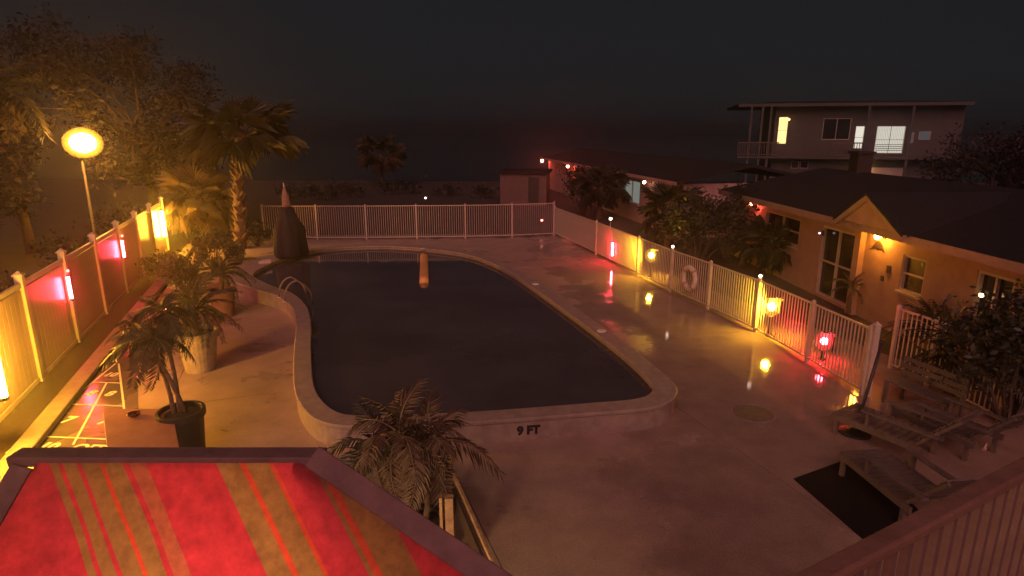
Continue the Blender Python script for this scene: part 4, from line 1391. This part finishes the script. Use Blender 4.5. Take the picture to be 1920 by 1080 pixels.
# ------------------------------------------------------------------ red striped canopy in the lower left
ZR = 3.0
TL, TR = G(68, 868, ZR), G(562, 868, ZR)
yr = (TL.y + TR.y) / 2
SL = R(50)
nrm = Vector((0, -math.sin(SL), math.cos(SL)))
o0 = Vector((0, yr, ZR))
def onpanel(px, py):
    d = ray(px, py)
    t = (o0 - Vector((0, 0, H))).dot(nrm) / d.dot(nrm)
    return Vector((0, 0, H)) + d * t
hl, hr = onpanel(0, 988), onpanel(872, 1080)
ZE = 1.95
def toZ(a, b, z):
    t = (z - a.z) / (b.z - a.z)
    return a + (b - a) * t
BLp, BRp = toZ(TL, hl, ZE), toZ(TR, hr, ZE)
can = thing('canopy', 'red canopy with olive stripes and a wide brown border, glowing from below', 'canopy', Vector((TL.x, yr, 0)))
oc = Vector((TL.x, yr, 0))
nx_, ny_ = 40, 20
vs, uvs = [], []
# stripes run as in the photo: u is constant along lines between these two pixel rows
for j in range(ny_ + 1):
    for i in range(nx_ + 1):
        a = TL.lerp(BLp, j / ny_)
        b = TR.lerp(BRp, j / ny_)
        p_ = a.lerp(b, i / nx_)
        sag = (.035 + .010 * math.sin(i * .9 + j * .25) + .012 * mnoise.noise(Vector((i * .22, j * .3, 1)))) * math.sin(PI * i / nx_) * math.sin(PI * j / ny_) ** .6
        vs.append(p_ - oc - nrm * sag)
fs = [(j * (nx_ + 1) + i, j * (nx_ + 1) + i + 1, (j + 1) * (nx_ + 1) + i + 1, (j + 1) * (nx_ + 1) + i) for j in range(ny_) for i in range(nx_)]
me = MB().add(vs, fs).data('canvas_panel', M['canvas'], True)
uv = me.uv_layers.new(name='UVMap')
# stripe coordinate: straight bands down the slope, all parallel, leaning a little
pa, pb = onpanel(97, 880), onpanel(215, 1075)
pc, pd = onpanel(410, 890), onpanel(452, 1080)
slope_dir = ((pb - pa).normalized() + (pd - pc).normalized()).normalized()
acr = slope_dir.cross(nrm).normalized()
if acr.x < 0:
    acr = -acr
u0, u1 = (onpanel(68, 868) - o0).dot(acr), (onpanel(562, 868) - o0).dot(acr)
for lpz in me.loops:
    vv = Vector(me.vertices[lpz.vertex_index].co) + oc
    uv.data[lpz.index].uv = (((vv - o0).dot(acr) - u0) / (u1 - u0) / 1.6, 0)
inst('canvas_panel', me, can)
bw = .13
for nm, a, b in (('border_ridge', TL + Vector((-.17, .065, 0)), TR + Vector((.12, .065, 0))), ('border_side', TL, BLp), ('border_side', TR, BRp), ('border_eave', BLp, BRp)):
    d = (b - a).normalized()
    sd = d.cross(nrm)
    if nm == 'border_side':
        sgn = -1 if a is TL else 1
        off = sd * (bw * .5)
        if off.x * sgn < 0:
            off = -off
        a2, b2 = a + off + d * .035 - nrm * .018, b + off + d * .1 - nrm * .018
        wd_ = bw
    elif nm == 'border_eave':
        a2, b2, wd_ = a, b, .10
    else:
        a2, b2, wd_ = a, b, .125
    build(nm, MB().beam(a2 - oc, b2 - oc, wd_, .06, nrm if nm != 'border_ridge' else Vector((0, 0, 1))), M['border'], can, False, .008)
for q in (TL, TR, BLp, BRp):
    build('post', MB().beam((q.x - oc.x, q.y - oc.y + .02, 0), (q.x - oc.x, q.y - oc.y + .02, q.z - .06), .09, .09), M['wood'], can)
lmp = Vector(((TL.x + TR.x) / 2 + .35, yr + .16, 1.55))
hl_ = thing('pendant_lamp', 'warm pendant lamp hanging under the red canopy', 'lamp', lmp)
build('cord', MB().tube([(0, 0, .1), (0, .08, ZR - lmp.z - .05)], .008, 6), M['black_metal'], hl_)
inst('bulb', sphere_data('bulb', .13, M['canopy_lamp'], 14, 10), hl_, (0, 0, 0))
build('socket', MB().lathe([(.05, 0), (.03, .07)], 10), M['black_metal'], hl_, loc=(0, 0, .125))

# ------------------------------------------------------------------ wooden rail beside the canopy
zr = 1.05
ra, rb_ = G(851, 893, zr), G(936, 1085, zr)
rl = thing('wooden_handrail', 'lumber handrail with a lit end post beside the red canopy', 'handrail', Vector((ra.x, ra.y, 0)))
d = (rb_ - ra)
e = d.normalized()
build('top_rail', MB().beam(Vector((0, 0, zr)), d * 1.6 + Vector((0, 0, zr)), .035, .09), M['wood'], rl, False, .004)
sd = Vector((e.y, -e.x, 0))
if sd.x > 0:
    sd = -sd
build('side_board', MB().beam(sd * .055 + e * .22 + Vector((0, 0, zr - .10)), sd * .055 + d * 1.6 + Vector((0, 0, zr - .10)), .03, .20), M['wood_dark'], rl)
pp_ = G(838, 925, zr + .02)
pl = Vector((pp_.x - ra.x, pp_.y - ra.y, 0)) + Vector((.03, -.06, 0))
build('end_post', MB().beam(pl, pl + Vector((0, 0, zr + .02)), .09, .09), M['wood'], rl, False, .005)
build('picket_board', MB().beam(pl + Vector((-.085, -.02, 0)), pl + Vector((-.085, -.02, zr + .04)), .03, .085), M['wood'], rl)
build('far_post', MB().beam(d * 1.5 + sd * .0 + Vector((0, 0, 0)), d * 1.5 + Vector((0, 0, zr - .046)), .09, .09), M['wood'], rl)

# ------------------------------------------------------------------ stair railing in the lower right corner
zs = 3.25
s0, s1 = G(1505, 1100, zs), G(1975, 850, zs)
st = thing('stair_railing', 'painted stair railing with close balusters in the lower corner by the loungers', 'railing', Vector((s0.x, s0.y, 0)))
d = s1 - s0
e = d.normalized()
Ls_ = d.length
build('top_rail', MB().beam(Vector((0, 0, zs)) - e * .3, d + Vector((0, 0, zs)) + e * .5, .085, .05), M['rail_wood'], st, False, .012)
build('bottom_rail', MB().beam(Vector((0, 0, zs - .95)) - e * .3, d + Vector((0, 0, zs - .95)) + e * .5, .06, .05), M['rail_wood'], st)
bm_ = MB().box(-.016, -.016, 0, .016, .016, .895).data('baluster', M['border'])
nb = int(Ls_ / .11)
for k in range(-3, nb + 5):
    inst('baluster', bm_, st, e * (k * .11) + Vector((0, 0, zs - .923)), (0, 0, math.atan2(e.y, e.x)))
for q in (-.25, Ls_ + .42):
    build('post', MB().beam(e * q + Vector((0, 0, 0)), e * q + Vector((0, 0, zs - .03)), .09, .09), M['rail_wood'], st)

# ------------------------------------------------------------------ thin haze added to spread a bloom-like glow round the lamps
hm = bpy.data.materials.new('night_haze')
hm.use_nodes = True
hn = hm.node_tree
hn.nodes.clear()
ho = hn.nodes.new('ShaderNodeOutputMaterial')
hv = hn.nodes.new('ShaderNodeVolumePrincipled')
hv.inputs['Color'].default_value = (.92, .92, .92, 1)
hv.inputs['Density'].default_value = HAZE
hv.inputs['Anisotropy'].default_value = .87
hn.links.new(hv.outputs[0], ho.inputs['Volume'])
hz_ = build('haze', MB().box(-905, -65, -1.1, 905, 1505, 14.0), hm)
struct(hz_, 'stuff')
